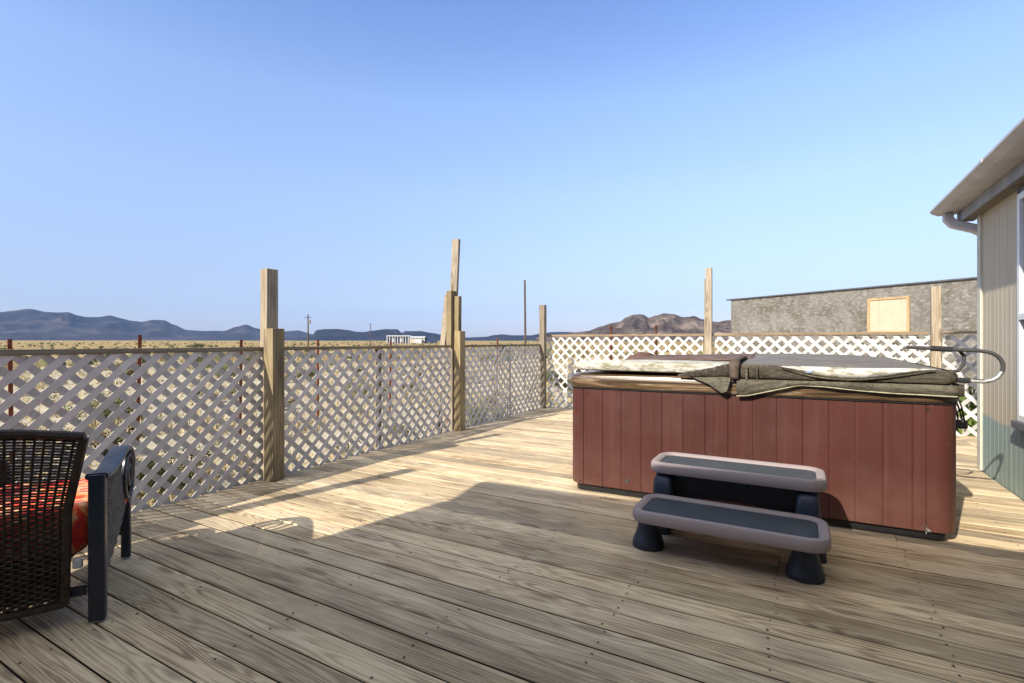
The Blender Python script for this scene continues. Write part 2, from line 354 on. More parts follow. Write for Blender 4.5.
# ------------------------------------------------------------------ builders
class MB:
    def __init__(s): s.v = []; s.f = []; s.mi = []; s.at = []
    def add(s, vs, fs, mi=0, at=0.0):
        b = len(s.v); s.v += [tuple(p) for p in vs]
        for f in fs: s.f.append(tuple(i + b for i in f)); s.mi.append(mi); s.at.append(at)
        return s
    def box(s, x0, x1, y0, y1, z0, z1, mi=0, at=0.0, mat=None):
        vs = [(x, y, z) for z in (z0, z1) for y in (y0, y1) for x in (x0, x1)]
        if mat is not None: vs = [mat @ Vector(p) for p in vs]
        return s.add(vs, [(0, 2, 3, 1), (4, 5, 7, 6), (0, 1, 5, 4), (1, 3, 7, 5), (3, 2, 6, 7), (2, 0, 4, 6)], mi, at)
    def bar(s, p, q, w, h, up=(0, 0, 1), mi=0):
        p = Vector(p); q = Vector(q); d = q - p; L = d.length; d.normalize()
        x = d.cross(Vector(up)); x = x.normalized() if x.length > 1e-6 else Vector((1, 0, 0)); u = x.cross(d)
        m = Matrix((( *x, 0), (*d, 0), (*u, 0), (0, 0, 0, 1))).transposed()
        m = Matrix.Translation(p) @ m
        return s.box(-w / 2, w / 2, 0, L, -h / 2, h / 2, mi, 0, m)
    def tube(s, pts, r, n=10, mi=0, cap=True, flat=1.0, closed=False):
        pts = [Vector(p) for p in pts]; k = len(pts)
        rs = r if isinstance(r, (list, tuple)) else [r] * k
        b = len(s.v); prev = None
        for i, p in enumerate(pts):
            if closed: d = pts[(i + 1) % k] - pts[i - 1]
            else: d = pts[min(i + 1, k - 1)] - pts[max(i - 1, 0)]
            d.normalize()
            if prev is None:
                a = Vector((0, 0, 1)) if abs(d.z) < 0.9 else Vector((1, 0, 0))
                x = d.cross(a).normalized()
            else:
                x = (prev - d * prev.dot(d)).normalized()
            prev = x; y = d.cross(x)
            for j in range(n):
                a = 2 * PI * j / n
                s.v.append(tuple(p + x * math.cos(a) * rs[i] + y * math.sin(a) * rs[i] * flat))
        rng = k if closed else k - 1
        for i in range(rng):
            for j in range(n):
                i2 = (i + 1) % k
                s.f.append((b + i * n + j, b + i * n + (j + 1) % n, b + i2 * n + (j + 1) % n, b + i2 * n + j)); s.mi.append(mi); s.at.append(0)
        if cap and not closed:
            s.f.append(tuple(b + j for j in reversed(range(n)))); s.mi.append(mi); s.at.append(0)
            s.f.append(tuple(b + (k - 1) * n + j for j in range(n))); s.mi.append(mi); s.at.append(0)
        return s
    def loft(s, loops, mi=0, cap=True):
        b = len(s.v); n = len(loops[0])
        for lp in loops: s.v += [tuple(p) for p in lp]
        for i in range(len(loops) - 1):
            for j in range(n):
                s.f.append((b + i * n + j, b + i * n + (j + 1) % n, b + (i + 1) * n + (j + 1) % n, b + (i + 1) * n + j)); s.mi.append(mi); s.at.append(0)
        if cap:
            s.f.append(tuple(b + j for j in reversed(range(n)))); s.mi.append(mi); s.at.append(0)
            s.f.append(tuple(b + (len(loops) - 1) * n + j for j in range(n))); s.mi.append(mi); s.at.append(0)
        return s
    def prism(s, poly, fn, mi=0):
        """poly: 2-D outline; fn(u,v,k) -> 3-D point on side k (0/1)"""
        n = len(poly); vs = [fn(u, v, 0) for u, v in poly] + [fn(u, v, 1) for u, v in poly]
        fs = [tuple(reversed(range(n))), tuple(range(n, 2 * n))] + [(i, (i + 1) % n, n + (i + 1) % n, n + i) for i in range(n)]
        return s.add(vs, fs, mi)
    def grid(s, rows, mi=0):
        b = len(s.v); nr = len(rows); nc = len(rows[0])
        for r_ in rows: s.v += [tuple(p) for p in r_]
        for i in range(nr - 1):
            for j in range(nc - 1):
                s.f.append((b + i * nc + j, b + i * nc + j + 1, b + (i + 1) * nc + j + 1, b + (i + 1) * nc + j)); s.mi.append(mi); s.at.append(0)
        return s
    def build(s, name, mats, parent=None, smooth=False, bevel=0.0, attr=None, solid=0.0, sub=0, fix=True):
        me = bpy.data.meshes.new(name); me.from_pydata(s.v, [], s.f)
        if not isinstance(mats, (list, tuple)): mats = [mats]
        for m in mats: me.materials.append(m)
        me.polygons.foreach_set('material_index', s.mi)
        if attr:
            a = me.attributes.new(attr, 'FLOAT', 'FACE'); a.data.foreach_set('value', s.at)
        if fix:
            bm = bmesh.new(); bm.from_mesh(me); bmesh.ops.recalc_face_normals(bm, faces=bm.faces); bm.to_mesh(me); bm.free()
        if smooth:
            me.polygons.foreach_set('use_smooth', [True] * len(me.polygons))
        me.update()
        ob = bpy.data.objects.new(name, me); C.objects.link(ob)
        if parent: ob.parent = parent
        if solid:
            md = ob.modifiers.new('solid', 'SOLIDIFY'); md.thickness = solid; md.offset = 0
        if sub:
            md = ob.modifiers.new('sub', 'SUBSURF'); md.levels = sub; md.render_levels = sub
        if bevel:
            md = ob.modifiers.new('bevel', 'BEVEL'); md.width = bevel; md.segments = 2; md.limit_method = 'ANGLE'; md.angle_limit = R(40)
            me.polygons.foreach_set('use_smooth', [True] * len(me.polygons))
            wnm = ob.modifiers.new('wn', 'WEIGHTED_NORMAL'); wnm.keep_sharp = False
        elif smooth:
            try: me.set_sharp_from_angle(angle=R(42))
            except Exception: pass
        return ob

def tag(o, label=None, cat=None, group=None, kind=None):
    if label: o['label'] = label
    if cat: o['category'] = cat
    if group: o['group'] = group
    if kind: o['kind'] = kind
    return o
def thing(name, label, cat, loc=(0, 0, 0), rz=0.0, group=None):
    o = bpy.data.objects.new(name, None); C.objects.link(o)
    o.location = loc; o.rotation_euler = (0, 0, rz); o.empty_display_size = 0.1
    return tag(o, label, cat, group)
def rrect(x0, x1, y0, y1, r, n=6):
    out = []
    for cx, cy, a0 in ((x1 - r, y0 + r, -90), (x1 - r, y1 - r, 0), (x0 + r, y1 - r, 90), (x0 + r, y0 + r, 180)):
        for i in range(n + 1):
            a = R(a0 + 90 * i / n); out.append((cx + r * math.cos(a), cy + r * math.sin(a)))
    return out
def at3(lp, z): return [(x, y, z) for x, y in lp]
def clip(poly, x0, x1, y0, y1):
    def cut(P, inside, inter):
        out = []
        for i in range(len(P)):
            a, b = P[i - 1], P[i]
            if inside(b):
                if not inside(a): out.append(inter(a, b))
                out.append(b)
            elif inside(a): out.append(inter(a, b))
        return out
    def ix(c): return lambda a, b: (c, a[1] + (b[1] - a[1]) * (c - a[0]) / (b[0] - a[0]))
    def iy(c): return lambda a, b: (a[0] + (b[0] - a[0]) * (c - a[1]) / (b[1] - a[1]), c)
    for ins, it in ((lambda p: p[0] >= x0, ix(x0)), (lambda p: p[0] <= x1, ix(x1)), (lambda p: p[1] >= y0, iy(y0)), (lambda p: p[1] <= y1, iy(y1))):
        if not poly: return poly
        poly = cut(poly, ins, it)
    return poly

# ================================================================== THE LAND
GZ = -0.5
mb = MB()
rad = [0, 3, 6, 10, 16, 25, 40, 60, 90, 140, 220, 350, 600, 1000, 1800, 3200, 6000, 11000, 19000]
rows = []
for r_ in rad:
    row = []
    for k in range(97):
        a = 2 * PI * k / 96; x, y = r_ * math.cos(a), r_ * math.sin(a)
        z = GZ
        if r_ > 12: z += 0.12 * noise.noise(Vector((x * 0.05, y * 0.05, 0))) * min(1, (r_ - 12) / 20)
        if r_ > 300: z += (r_ - 300) * 0.0019
        row.append((x, y, z))
    rows.append(row)
mb.grid(rows)
g = mb.build('desert_ground', M['ground'], smooth=True); tag(g, 'pale sandy desert floor turning to straw yellow plain far away', kind='structure')

CAX = (-0.4940, 0.8695); CRX = (0.8695, 0.4940)
def ang_of(px): return math.atan2(px - 512.0, 507.0)           # right of the view axis
VIEW_YAW = R(29.6)
def polar(px, dist):                                            # a place on the plain by bearing and distance
    a = PI / 2 + VIEW_YAW - ang_of(px)
    return dist * math.cos(a), dist * math.sin(a)
def hills(name, label, prof, dist, depth, mat, foot=0.25, rough=1.0, nx=260, ny=26, seed=0.0, scale=1.0):
    """a mountain range: ridge heights measured along bearings, real slopes in front and behind"""
    rows = []
    pxs = [p[0] for p in prof]
    for j in range(ny):
        t_ = j / (ny - 1)                                   # 0 near foot .. ridge at .55 .. 1 far foot
        row = []
        for i in range(nx):
            px = pxs[0] + (pxs[-1] - pxs[0]) * i / (nx - 1)
            for k in range(len(prof) - 1):
                if prof[k][0] <= px <= prof[k + 1][0]:
                    u = (px - prof[k][0]) / (prof[k + 1][0] - prof[k][0]); u = u * u * (3 - 2 * u) * 0.5 + u * 0.5
                    y = prof[k][1] + (prof[k + 1][1] - prof[k][1]) * u; break
            D = dist + (t_ - 0.55) * depth
            ca = math.cos(ang_of(px))
            ridge = max(0.0, 1.2 + (341.5 - y) / 507.0 * dist * ca)
            gr = GZ + (D - 300) * 0.0019 - 2
            if t_ < 0.55: s_ = (t_ / 0.55); s_ = foot * s_ + (1 - foot) * s_ ** 2.4
            else: s_ = ((1 - t_) / 0.45) ** 1.3
            X, Y = polar(px, D)
            q = Vector((X / scale, Y / scale, seed))
            rg = 1 - abs(noise.noise(q * 1.0)) * 2; rg2 = 1 - abs(noise.noise(q * 2.7 + Vector((9, 3, 1)))) * 2
            rg3 = noise.noise(q * 7.0)
            am = rough * (1 - abs(2 * s_ - 1) ** 2) if t_ < 0.56 else 0.2
            h = ridge * s_ * (1 + 0.0) + ridge * am * (0.22 * rg + 0.12 * rg2 + 0.05 * rg3 - 0.16)
            if j == int(0.55 * (ny - 1) + 0.5): h = ridge * (1 + 0.02 * rg3)
            row.append((X, Y, max(gr, gr * (1 - s_) + h)))
        rows.append(row)
    m = MB(); m.grid(rows)
    return tag(m.build(name, mat, smooth=False), label, kind='structure')
hills('far_mountains', 'long blue dark mountain range on the left skyline',
      [(-520, 330), (-300, 322), (-120, 317), (-40, 313), (0, 312), (12, 311), (28, 309), (45, 312), (57, 312.5), (68, 312), (78, 315.5), (86, 317), (98, 317.5), (110, 315.6), (120, 318), (132, 321), (142, 322), (152, 319.8), (164, 320.5), (174, 325), (187, 330), (205, 331), (224, 331), (236, 327), (246, 324.4), (256, 328.5), (270, 331), (284, 331.5), (298, 330.5), (306, 332.5), (316, 336), (340, 338)],
      9000, 5200, M['rock_far'], 0.16, 1.0, 420, 40, 3.1, 900.0)
hills('dark_mesa_hills', 'low dark navy mesas in the middle of the skyline',
      [(300, 338.5), (311, 336), (317, 330), (324, 329), (338, 329), (348, 330), (356, 331.7), (364, 332), (372, 330.6), (384, 329.2), (397, 329.2), (402, 333), (405, 331.2), (420, 331), (432, 333), (446, 335.5), (468, 337.5), (486, 336.8), (494, 335), (502, 334.3), (512, 335.2), (530, 335.4), (541, 333.6), (552, 332), (564, 331.8), (580, 332.5), (600, 333), (640, 336)],
      6000, 1500, M['rock_mid'], 0.06, 0.5, 300, 22, 7.7, 700.0)
hills('brown_desert_hills', 'rocky brown hills behind the back fence',
      [(536, 337.5), (560, 334), (588, 331), (600, 326.5), (612, 323), (620, 321.5), (626, 317), (633, 314.6), (643, 314.3), (649, 317.6), (656, 315.3), (664, 313), (674, 314), (683, 317), (694, 316), (702, 319), (712, 321), (718, 322), (727, 320), (738, 320.5), (760, 323), (830, 326), (930, 322), (1060, 326), (1250, 334)],
      1600, 900, M['rock_near'], 0.30, 1.3, 420, 44, 1.7, 90.0)

# air between here and the mountains
hz = MB().box(-21000, 21000, -21000, 21000, GZ - 1.5, 1500).build('haze', [], None)
tag(hz, 'thin blue desert air', kind='stuff')
hm = bpy.data.materials.new('thin air'); hm.use_nodes = True
for n_ in list(hm.node_tree.nodes): hm.node_tree.nodes.remove(n_)
ho = hm.node_tree.nodes.new('ShaderNodeOutputMaterial'); hv = hm.node_tree.nodes.new('ShaderNodeVolumePrincipled')
hv.inputs['Color'].default_value = (0.34, 0.55, 1.0, 1); hv.inputs['Density'].default_value = 3.0e-5
hm.node_tree.links.new(hv.outputs[0], ho.inputs['Volume']); hz.data.materials.append(hm)

# ================================================================== DECK
DX0, DX1, DY0, DY1 = -4.06, 3.2, -0.62, 8.40
PITCH = 0.1475
mb = MB(); rnd = random.Random(5)
y = DY0; rowi = 0; JO = 0.61
while y < DY1 - 0.02:
    cuts = [DX0]
    if rnd.random() < 0.16: cuts.append(DX0 + rnd.choice([3, 6, 7]) * JO + 0.3)
    if y > 6.3: cuts.append(DX0 + 9 * JO + 0.3)
    cuts.append(DX1)
    for a, b in zip(cuts[:-1], cuts[1:]):
        if y < 6.30 and a > 1.46: continue
        bb = b if y >= 6.30 else min(b, 1.463)
        if bb - a < 0.03: continue
        dz = rnd.uniform(-0.0015, 0.0015); tl = rnd.uniform(-0.0012, 0.0012)
        r0 = rnd.random(); y0, y1 = y + 0.004 + rnd.uniform(-.0015, .001), y + PITCH - 0.004 + rnd.uniform(-.001, .0015)
        x0, x1 = a + 0.0015, bb - 0.0015; z0 = -0.038; rr = 0.004
        prof = [(y0, z0), (y1, z0), (y1, dz + tl - rr), (y1 - rr, dz + tl), (y0 + rr, dz - tl), (y0, dz - tl - rr)]
        n = len(prof)
        mb.add([(x0, p, q) for p, q in prof] + [(x1, p, q) for p, q in prof],
               [(2 + i, n + 2 + i, n + 3 + i, 3 + i) for i in range(3)], 0, r0)
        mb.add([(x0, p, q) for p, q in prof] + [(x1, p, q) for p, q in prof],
               [tuple(range(n)), tuple(reversed(range(n, 2 * n)))] + [(i, n + i, n + (i + 1) % n, (i + 1) % n) for i in (0, 1, 5)], 2, r0)  # board sides and ends coloured dark to stand in for gap shade
        xj = DX0 + 0.3
        while xj < x1:
            if xj > x0 + 0.02:
                for yy in (y0 + 0.03, y1 - 0.03):
                    if rnd.random() < 0.12: continue
                    cx, cy = xj + rnd.uniform(-.02, .02), yy + rnd.uniform(-.012, .012); q = rnd.uniform(.0045, .0062)
                    mb.add([(cx + q * math.cos(k * PI / 3), cy + q * math.sin(k * PI / 3), 0.0028) for k in range(6)], [tuple(range(6))], 1, 0)
            xj += JO
    y += PITCH; rowi += 1
xj = DX0 + 0.28
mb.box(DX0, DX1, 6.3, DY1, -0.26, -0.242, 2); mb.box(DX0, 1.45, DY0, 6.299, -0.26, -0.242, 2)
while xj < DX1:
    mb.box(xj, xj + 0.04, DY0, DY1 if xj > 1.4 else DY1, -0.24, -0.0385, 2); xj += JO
deck = mb.build('deck', [M['deck'], M['nail'], M['joist_gap_shade']], attr='board', fix=False)
tag(deck, 'weathered wooden board deck', kind='structure')
# deck edge board
mb = MB().box(-4.10, -4.065, DY0, DY1, -0.30, -0.006)
mb.box(-4.10, DX1, DY1 + 0.002, DY1 + 0.036, -0.30, -0.006)
tag(mb.build('deck_rim', M['rail_y']), 'edge boards round the deck', kind='structure')

# ================================================================== FENCES
def lattice(name, parent, mat, mapf, u0, u1, z0, z1, pitch, w, first=1, th=0.005, label=None, jit=0.0):
    """two crossed layers of slats clipped to the panel; pitch = repeat along the panel"""
    m = MB()
    H_ = z1 - z0; hw = w * math.sqrt(2) / 2
    for layer, sgn in ((0, first), (1, -first)):
        k = -int(H_ / pitch) - 2
        while u0 + k * pitch < u1 + H_ + pitch:
            c_ = u0 + k * pitch + random.uniform(-jit, jit)
            a = c_
            b = c_ + sgn * H_ if sgn > 0 else c_ - H_
            poly = [(a - hw, z0), (a + hw, z0), (b + hw, z1), (b - hw, z1)]
            poly = clip(poly, u0, u1, z0, z1)
            if len(poly) >= 3:
                m.prism(poly, lambda u, v, kk, L=layer: mapf(u, v, (L * (th + 0.0006)) + kk * th))
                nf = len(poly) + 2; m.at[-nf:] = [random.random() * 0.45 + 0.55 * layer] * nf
            k += 1
    o_ = m.build(name, mat, parent, attr='slat')
    if label: o_['label'] = label
    return o_
FXL = -4.08
mapL = lambda u, v, d: (FXL + 0.013 - d, u, v)
fl_ = thing('lattice_fence', 'greyish shaded lattice fence along the left side of the deck', 'fence', (FXL, 2.7, 0))
def under(o_, par):          # keep world coordinates while parenting
    o_.parent = par; o_.matrix_parent_inverse = par.matrix_basis.inverted(); return o_
class P:                       # builder for parts given in world coordinates
    def __init__(s, par): s.par = par; s.inv = (Matrix.Translation(par.location) @ Matrix.Rotation(par.rotation_euler[2], 4, 'Z')).inverted()
    def __call__(s, mb_, name, mats, parent=None, **k):
        mb_.v = [tuple(s.inv @ Vector(p)) for p in mb_.v]
        return mb_.build(name, mats, parent or s.par, **k)
pf = P(fl_)
_old = mapL
inv = pf.inv
mapL = lambda u, v, d: tuple(inv @ Vector((FXL + d, u, v)))
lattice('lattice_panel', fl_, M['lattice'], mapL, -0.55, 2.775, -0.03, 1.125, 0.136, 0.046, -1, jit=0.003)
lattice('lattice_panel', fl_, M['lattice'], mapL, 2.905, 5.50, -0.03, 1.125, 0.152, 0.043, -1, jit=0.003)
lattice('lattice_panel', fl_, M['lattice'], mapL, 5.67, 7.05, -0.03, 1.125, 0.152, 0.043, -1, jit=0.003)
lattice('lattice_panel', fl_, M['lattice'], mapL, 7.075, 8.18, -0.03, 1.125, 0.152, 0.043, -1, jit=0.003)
pf(MB().box(FXL - 0.045, FXL + 0.02, -0.55, 2.775, 1.117, 1.152), 'top_rail', M['rail_y'], bevel=0.003)
pf(MB().box(FXL - 0.045, FXL + 0.022, 2.905, 5.50, 1.120, 1.152), 'top_rail', M['rail_y'], bevel=0.003)
pf(MB().box(FXL - 0.045, FXL + 0.02, 5.67, 8.18, 1.122, 1.152), 'top_rail', M['rail_y'], bevel=0.003)
pf(MB().box(FXL - 0.05, FXL - 0.012, 4.15, 4.235, -0.5, 1.115), 'stake', M['rail_y'], bevel=0.002)
pf(MB().box(FXL + 0.022, FXL + 0.034, 7.035, 7.085, 0.0, 1.13), 'joint_strip', M['lattice_w'], bevel=0.001)
def post(par, pp, x0, x1, y0, y1, z0, z1, mat, label=None, name='post'):
    w = max(x1 - x0, y1 - y0)
    m = MB(); n = 8; rows = []
    for k in range(n + 1):
        z = z0 + (z1 - z0) * k / n; dx = 0.004 * noise.noise(Vector((x0 * 3, z * 1.3, y0))); dy = 0.004 * noise.noise(Vector((y0 * 3, z * 1.3, 7)))
        rows.append([(x0 + dx, y0 + dy, z), (x1 + dx, y0 + dy, z), (x1 + dx, y1 + dy, z), (x0 + dx, y1 + dy, z)])
    m.loft(rows)
    ob = pp(m, name, mat, bevel=0.004)
    if label: ob['label'] = label
    return ob
# first post: a tall member with a short thick one in front
post(fl_, pf, -4.130, -4.035, 2.785, 2.895, -0.5, 1.838, M['post_grey'], 'tall grey post member standing above the rail')
post(fl_, pf, -4.030, -3.905, 2.750, 2.865, 0.0, 1.312, M['post'], 'short thick knotty post member')
# second post and the boards nailed behind it
post(fl_, pf, -4.045, -3.945, 5.545, 5.665, 0.0, 1.340, M['post'], 'short olive post at the middle of the fence')
post(fl_, pf, -4.19, -4.11, 5.74, 5.81, -0.5, 1.83, M['post'], 'second tallest narrow board of the post cluster')
post(fl_, pf, -4.28, -4.195, 5.68, 5.81, -0.5, 1.905, M['post'], 'wide pale board of the post cluster')
ob = pf(MB().box(-4.37, -4.115, 5.60, 5.64, -0.5, 1.10), 'backing_board', M['post_grey'], bevel=0.003); ob['label'] = 'pale sunlit board behind the lattice'
m = MB().bar((-4.36, 5.47, -0.5), (-4.325, 5.775, 1.86), 0.085, 0.035, (0, 1, 0)); ob = pf(m, 'brace', M['post_grey'], bevel=0.003); ob['label'] = 'slanted grey brace board'
m = MB().bar((-4.28, 5.80, 1.0), (-4.215, 5.83, 2.64), 0.115, 0.045, (0, 1, 0)); ob = pf(m, 'extension_board', M['post_grey'], bevel=0.003); ob['label'] = 'tallest grey board leaning above the post cluster'
# corner post
post(fl_, pf, -4.095, -3.995, 8.20, 8.30, 0.0, 1.86, M['post_grey'])
# a post further towards the house
post(fl_, pf, -4.155, -4.035, -0.16, -0.04, -0.5, 2.50, M['post_grey'])
post(fl_, pf, -4.030, -3.90, -0.18, -0.06, 0.0, 1.31, M['post'])

FYB = 8.44
fb = thing('lattice_fence', 'bright white sunlit lattice fence across the back of the deck', 'fence', (-1.2, FYB, 0))
pb = P(fb); invb = pb.inv
mapB = lambda u, v, d: tuple(invb @ Vector((u, FYB + 0.002 - d, v)))
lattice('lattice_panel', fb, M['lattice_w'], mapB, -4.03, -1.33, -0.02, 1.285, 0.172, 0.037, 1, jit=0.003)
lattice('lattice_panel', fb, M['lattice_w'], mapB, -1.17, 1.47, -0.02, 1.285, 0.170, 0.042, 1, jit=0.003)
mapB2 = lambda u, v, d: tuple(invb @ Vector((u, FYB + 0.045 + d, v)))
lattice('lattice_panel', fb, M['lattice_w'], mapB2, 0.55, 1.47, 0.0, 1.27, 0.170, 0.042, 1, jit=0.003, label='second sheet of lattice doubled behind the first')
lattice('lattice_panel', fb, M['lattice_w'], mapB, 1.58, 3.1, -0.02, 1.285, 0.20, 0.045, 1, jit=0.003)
pb(MB().box(-4.04, -1.30, FYB - 0.03, FYB + 0.06, 1.288, 1.325), 'top_rail', M['rail_x'], bevel=0.003)
pb(MB().box(-1.29, 1.455, FYB - 0.035, FYB + 0.06, 1.290, 1.328), 'top_rail', M['rail_x'], bevel=0.003)
pb(MB().box(1.57, 3.1, FYB - 0.03, FYB + 0.06, 1.300, 1.335), 'top_rail', M['rail_x'], bevel=0.003)
post(fb, pb, -1.275, -1.185, FYB - 0.125, FYB - 0.037, 0.0, 2.34, M['post_grey'])
post(fb, pb, -1.296, -1.278, FYB - 0.10, FYB - 0.037, 0.0, 2.18, M['post'], 'thin side board of the tall back post')
post(fb, pb, 1.465, 1.565, FYB - 0.13, FYB - 0.037, 0.0, 1.905, M['post_grey'])

# ================================================================== HOUSE
hs = thing('mobile_home', 'cream and green grooved siding house at the right edge with a white gutter', 'house', (1.47, 6.31, 0))
ph = P(hs)
WX, WY = 1.47, 6.31
def siding_profile(a, b, step=0.102, g=0.005, d=0.0022):
    pts = []; x = a
    while x < b - 1e-6:
        e = min(x + step, b); pts += [(x, 0), (e - g, 0), (e - g + 0.002, d), (e, d)] if e - x > 0.03 else [(x, 0), (e, 0)]
        x = e
    pts.append((b, 0)); return pts
WT = 2.42
m = MB()
pr = siding_profile(-0.62, WY)
rows = [[(WX + d, y_, z_) for y_, d in pr] for z_ in (-0.45, WT)]
m.grid(rows)
m.grid([[(WX, WY, z_), (4.5, WY, z_), (7.5, WY, z_)] for z_ in (-0.45, WT)])
ph(m, 'side_wall', M['siding'], fix=False)
gz = WT
m = MB(); m.add([(WX, WY, gz), (7.5, WY, gz), (4.5, WY, gz + 0.75)], [(0, 1, 2)]); ph(m, 'gable', M['siding'], fix=False)
# roof: two thin slopes with an overhang, ridge along Y
m = MB()
ex, ez = 1.170, 2.533; rx, rz = 4.5, 3.32
m.add([(ex, -3, ez), (rx, -3, rz), (rx, 6.58, rz), (ex, 6.58, ez), (ex, -3, ez - 0.03), (rx, -3, rz - 0.03), (rx, 6.58, rz - 0.03), (ex, 6.58, ez - 0.03)],
      [(0, 1, 2, 3), (7, 6, 5, 4), (0, 3, 7, 4), (1, 5, 6, 2), (3, 2, 6, 7), (0, 4, 5, 1)])
m.add([(7.85, -3, ez), (rx, -3, rz), (rx, 6.58, rz), (7.85, 6.58, ez), (7.85, -3, ez - 0.03), (rx, -3, rz - 0.03), (rx, 6.58, rz - 0.03), (7.85, 6.58, ez - 0.03)],
      [(0, 1, 2, 3), (7, 6, 5, 4), (0, 3, 7, 4), (1, 5, 6, 2), (3, 2, 6, 7), (0, 4, 5, 1)])
rf = ph(m, 'roof', M['roof'])
# soffit and fascia
ph(MB().box(1.376, WX + 0.01, -0.62, 6.55, 2.378, 2.395), 'soffit', M['soffit'])
ph(MB().box(1.356, 1.375, -0.62, 6.57, 2.372, 2.50), 'fascia', M['fascia'], bevel=0.002)
# K-style gutter as an extruded profile
gp = [(1.354, 2.510), (1.354, 2.468), (1.215, 2.468), (1.204, 2.474), (1.165, 2.494), (1.150, 2.508), (1.150, 2.526), (1.160, 2.526), (1.166, 2.508), (1.208, 2.482), (1.22, 2.476), (1.345, 2.476), (1.345, 2.510)]
m = MB(); m.prism(gp, lambda u, v, k: (u, (6.60, -0.62)[k], v))
gt = ph(m, 'gutter', M['gutter'], smooth=True)
ph(MB().add([(x_, 6.602, z_) for x_, z_ in gp[:8]], [tuple(range(8))]), 'gutter_cap', M['gutter'])
ph(MB().box(1.142, 1.1495, 4.88, 4.895, 2.50, 2.530).box(1.1496, 1.30, 4.88, 4.895, 2.5235, 2.528), 'gutter_strap', M['gutter'])
# downspout: outlet elbow back to the corner, then down
def rect_tube(m, pts, w, h):
    loops = []
    for i, p in enumerate(pts):
        d = (Vector(pts[min(i + 1, len(pts) - 1)]) - Vector(pts[max(i - 1, 0)])).normalized()
        x = Vector((0, 1, 0)); y_ = d.cross(x).normalized()
        loops.append([Vector(p) + x * a * w / 2 + y_ * b * h / 2 for a, b in ((-1, -1), (1, -1), (1, 1), (-1, 1))])
    m.loft(loops); return m
m = rect_tube(MB(), [(1.275, 6.50, 2.467), (1.275, 6.50, 2.41), (1.31, 6.48, 2.355), (1.46, 6.40, 2.275), (1.52, 6.375, 2.22), (1.54, 6.367, 2.15), (1.54, 6.367, 0.10), (1.54, 6.42, 0.04)], 0.095, 0.075)
ph(m, 'downspout', M['gutter'], bevel=0.006)
ph(MB().box(WX - 0.018, WX + 0.06, WY - 0.075, WY + 0.02, 0.005, 2.383), 'corner_trim', M['trim'], bevel=0.004)
# window
wy0, wy1, wz0, wz1 = 4.05, 5.27, 0.60, 2.36
win = ph(MB().box(WX - 0.032, WX + 0.02, wy1 - 0.05, wy1, wz0, wz1).box(WX - 0.032, WX + 0.02, wy0, wy0 + 0.05, wz0, wz1)
   .box(WX - 0.032, WX + 0.02, wy0 + 0.05, wy1 - 0.05, wz1 - 0.05, wz1).box(WX - 0.06, WX + 0.02, wy0 - 0.02, wy1 + 0.02, wz0 - 0.06, wz0), 'window', M['dark_trim'], bevel=0.008)
a, b = wy0 + 0.052, wy1 - 0.052; c0, c1 = wz0 + 0.002, wz1 - 0.052
m = MB().box(WX - 0.045, WX + 0.01, a, a + 0.05, c0, c1).box(WX - 0.045, WX + 0.01, b - 0.05, b, c0, c1).box(WX - 0.045, WX + 0.01, a + 0.05, b - 0.05, c1 - 0.05, c1).box(WX - 0.045, WX + 0.01, a + 0.05, b - 0.05, c0, c0 + 0.05).box(WX - 0.05, WX + 0.01, a + 0.05, b - 0.05, 1.36, 1.41)
m.v = [tuple(ph.inv @ Vector(p)) for p in m.v]; m.build('sash', M['vinyl_white'], win, bevel=0.003)
m = MB().box(WX - 0.02, WX - 0.012, a + 0.04, b - 0.04, c0 + 0.04, c1 - 0.04); m.v = [tuple(ph.inv @ Vector(p)) for p in m.v]; m.build('pane', M['glass'], win)

# the wing behind the viewer: its eave throws the broad shade over the near deck
WANG = R(4.6)
wg = thing('house_wing', 'long cream house wing behind the deck whose eave shades the boards', 'house', (-3.30, -0.865, 0), WANG)
m = MB(); pr = siding_profile(0.0, 8.0)
m.grid([[(x_, -d, z_) for x_, d in pr] for z_ in (-0.45, 2.70)])
m.grid([[(0, y_, z_) for y_ in (0, -5)] for z_ in (-0.45, 2.70)])
m.build('front_wall', M['siding'], wg, fix=False)
m = MB(); OV = 0.40
m.add([(-0.05, OV, 2.78), (8, OV, 2.78), (8, -3.4, 3.35), (-0.05, -3.4, 3.35), (-0.05, OV, 2.70), (8, OV, 2.70), (8, -3.4, 3.27), (-0.05, -3.4, 3.27)],
      [(0, 1, 2, 3), (7, 6, 5, 4), (0, 4, 5, 1), (1, 5, 6, 2), (2, 6, 7, 3), (3, 7, 4, 0)])
m.build('roof', M['roof'], wg)

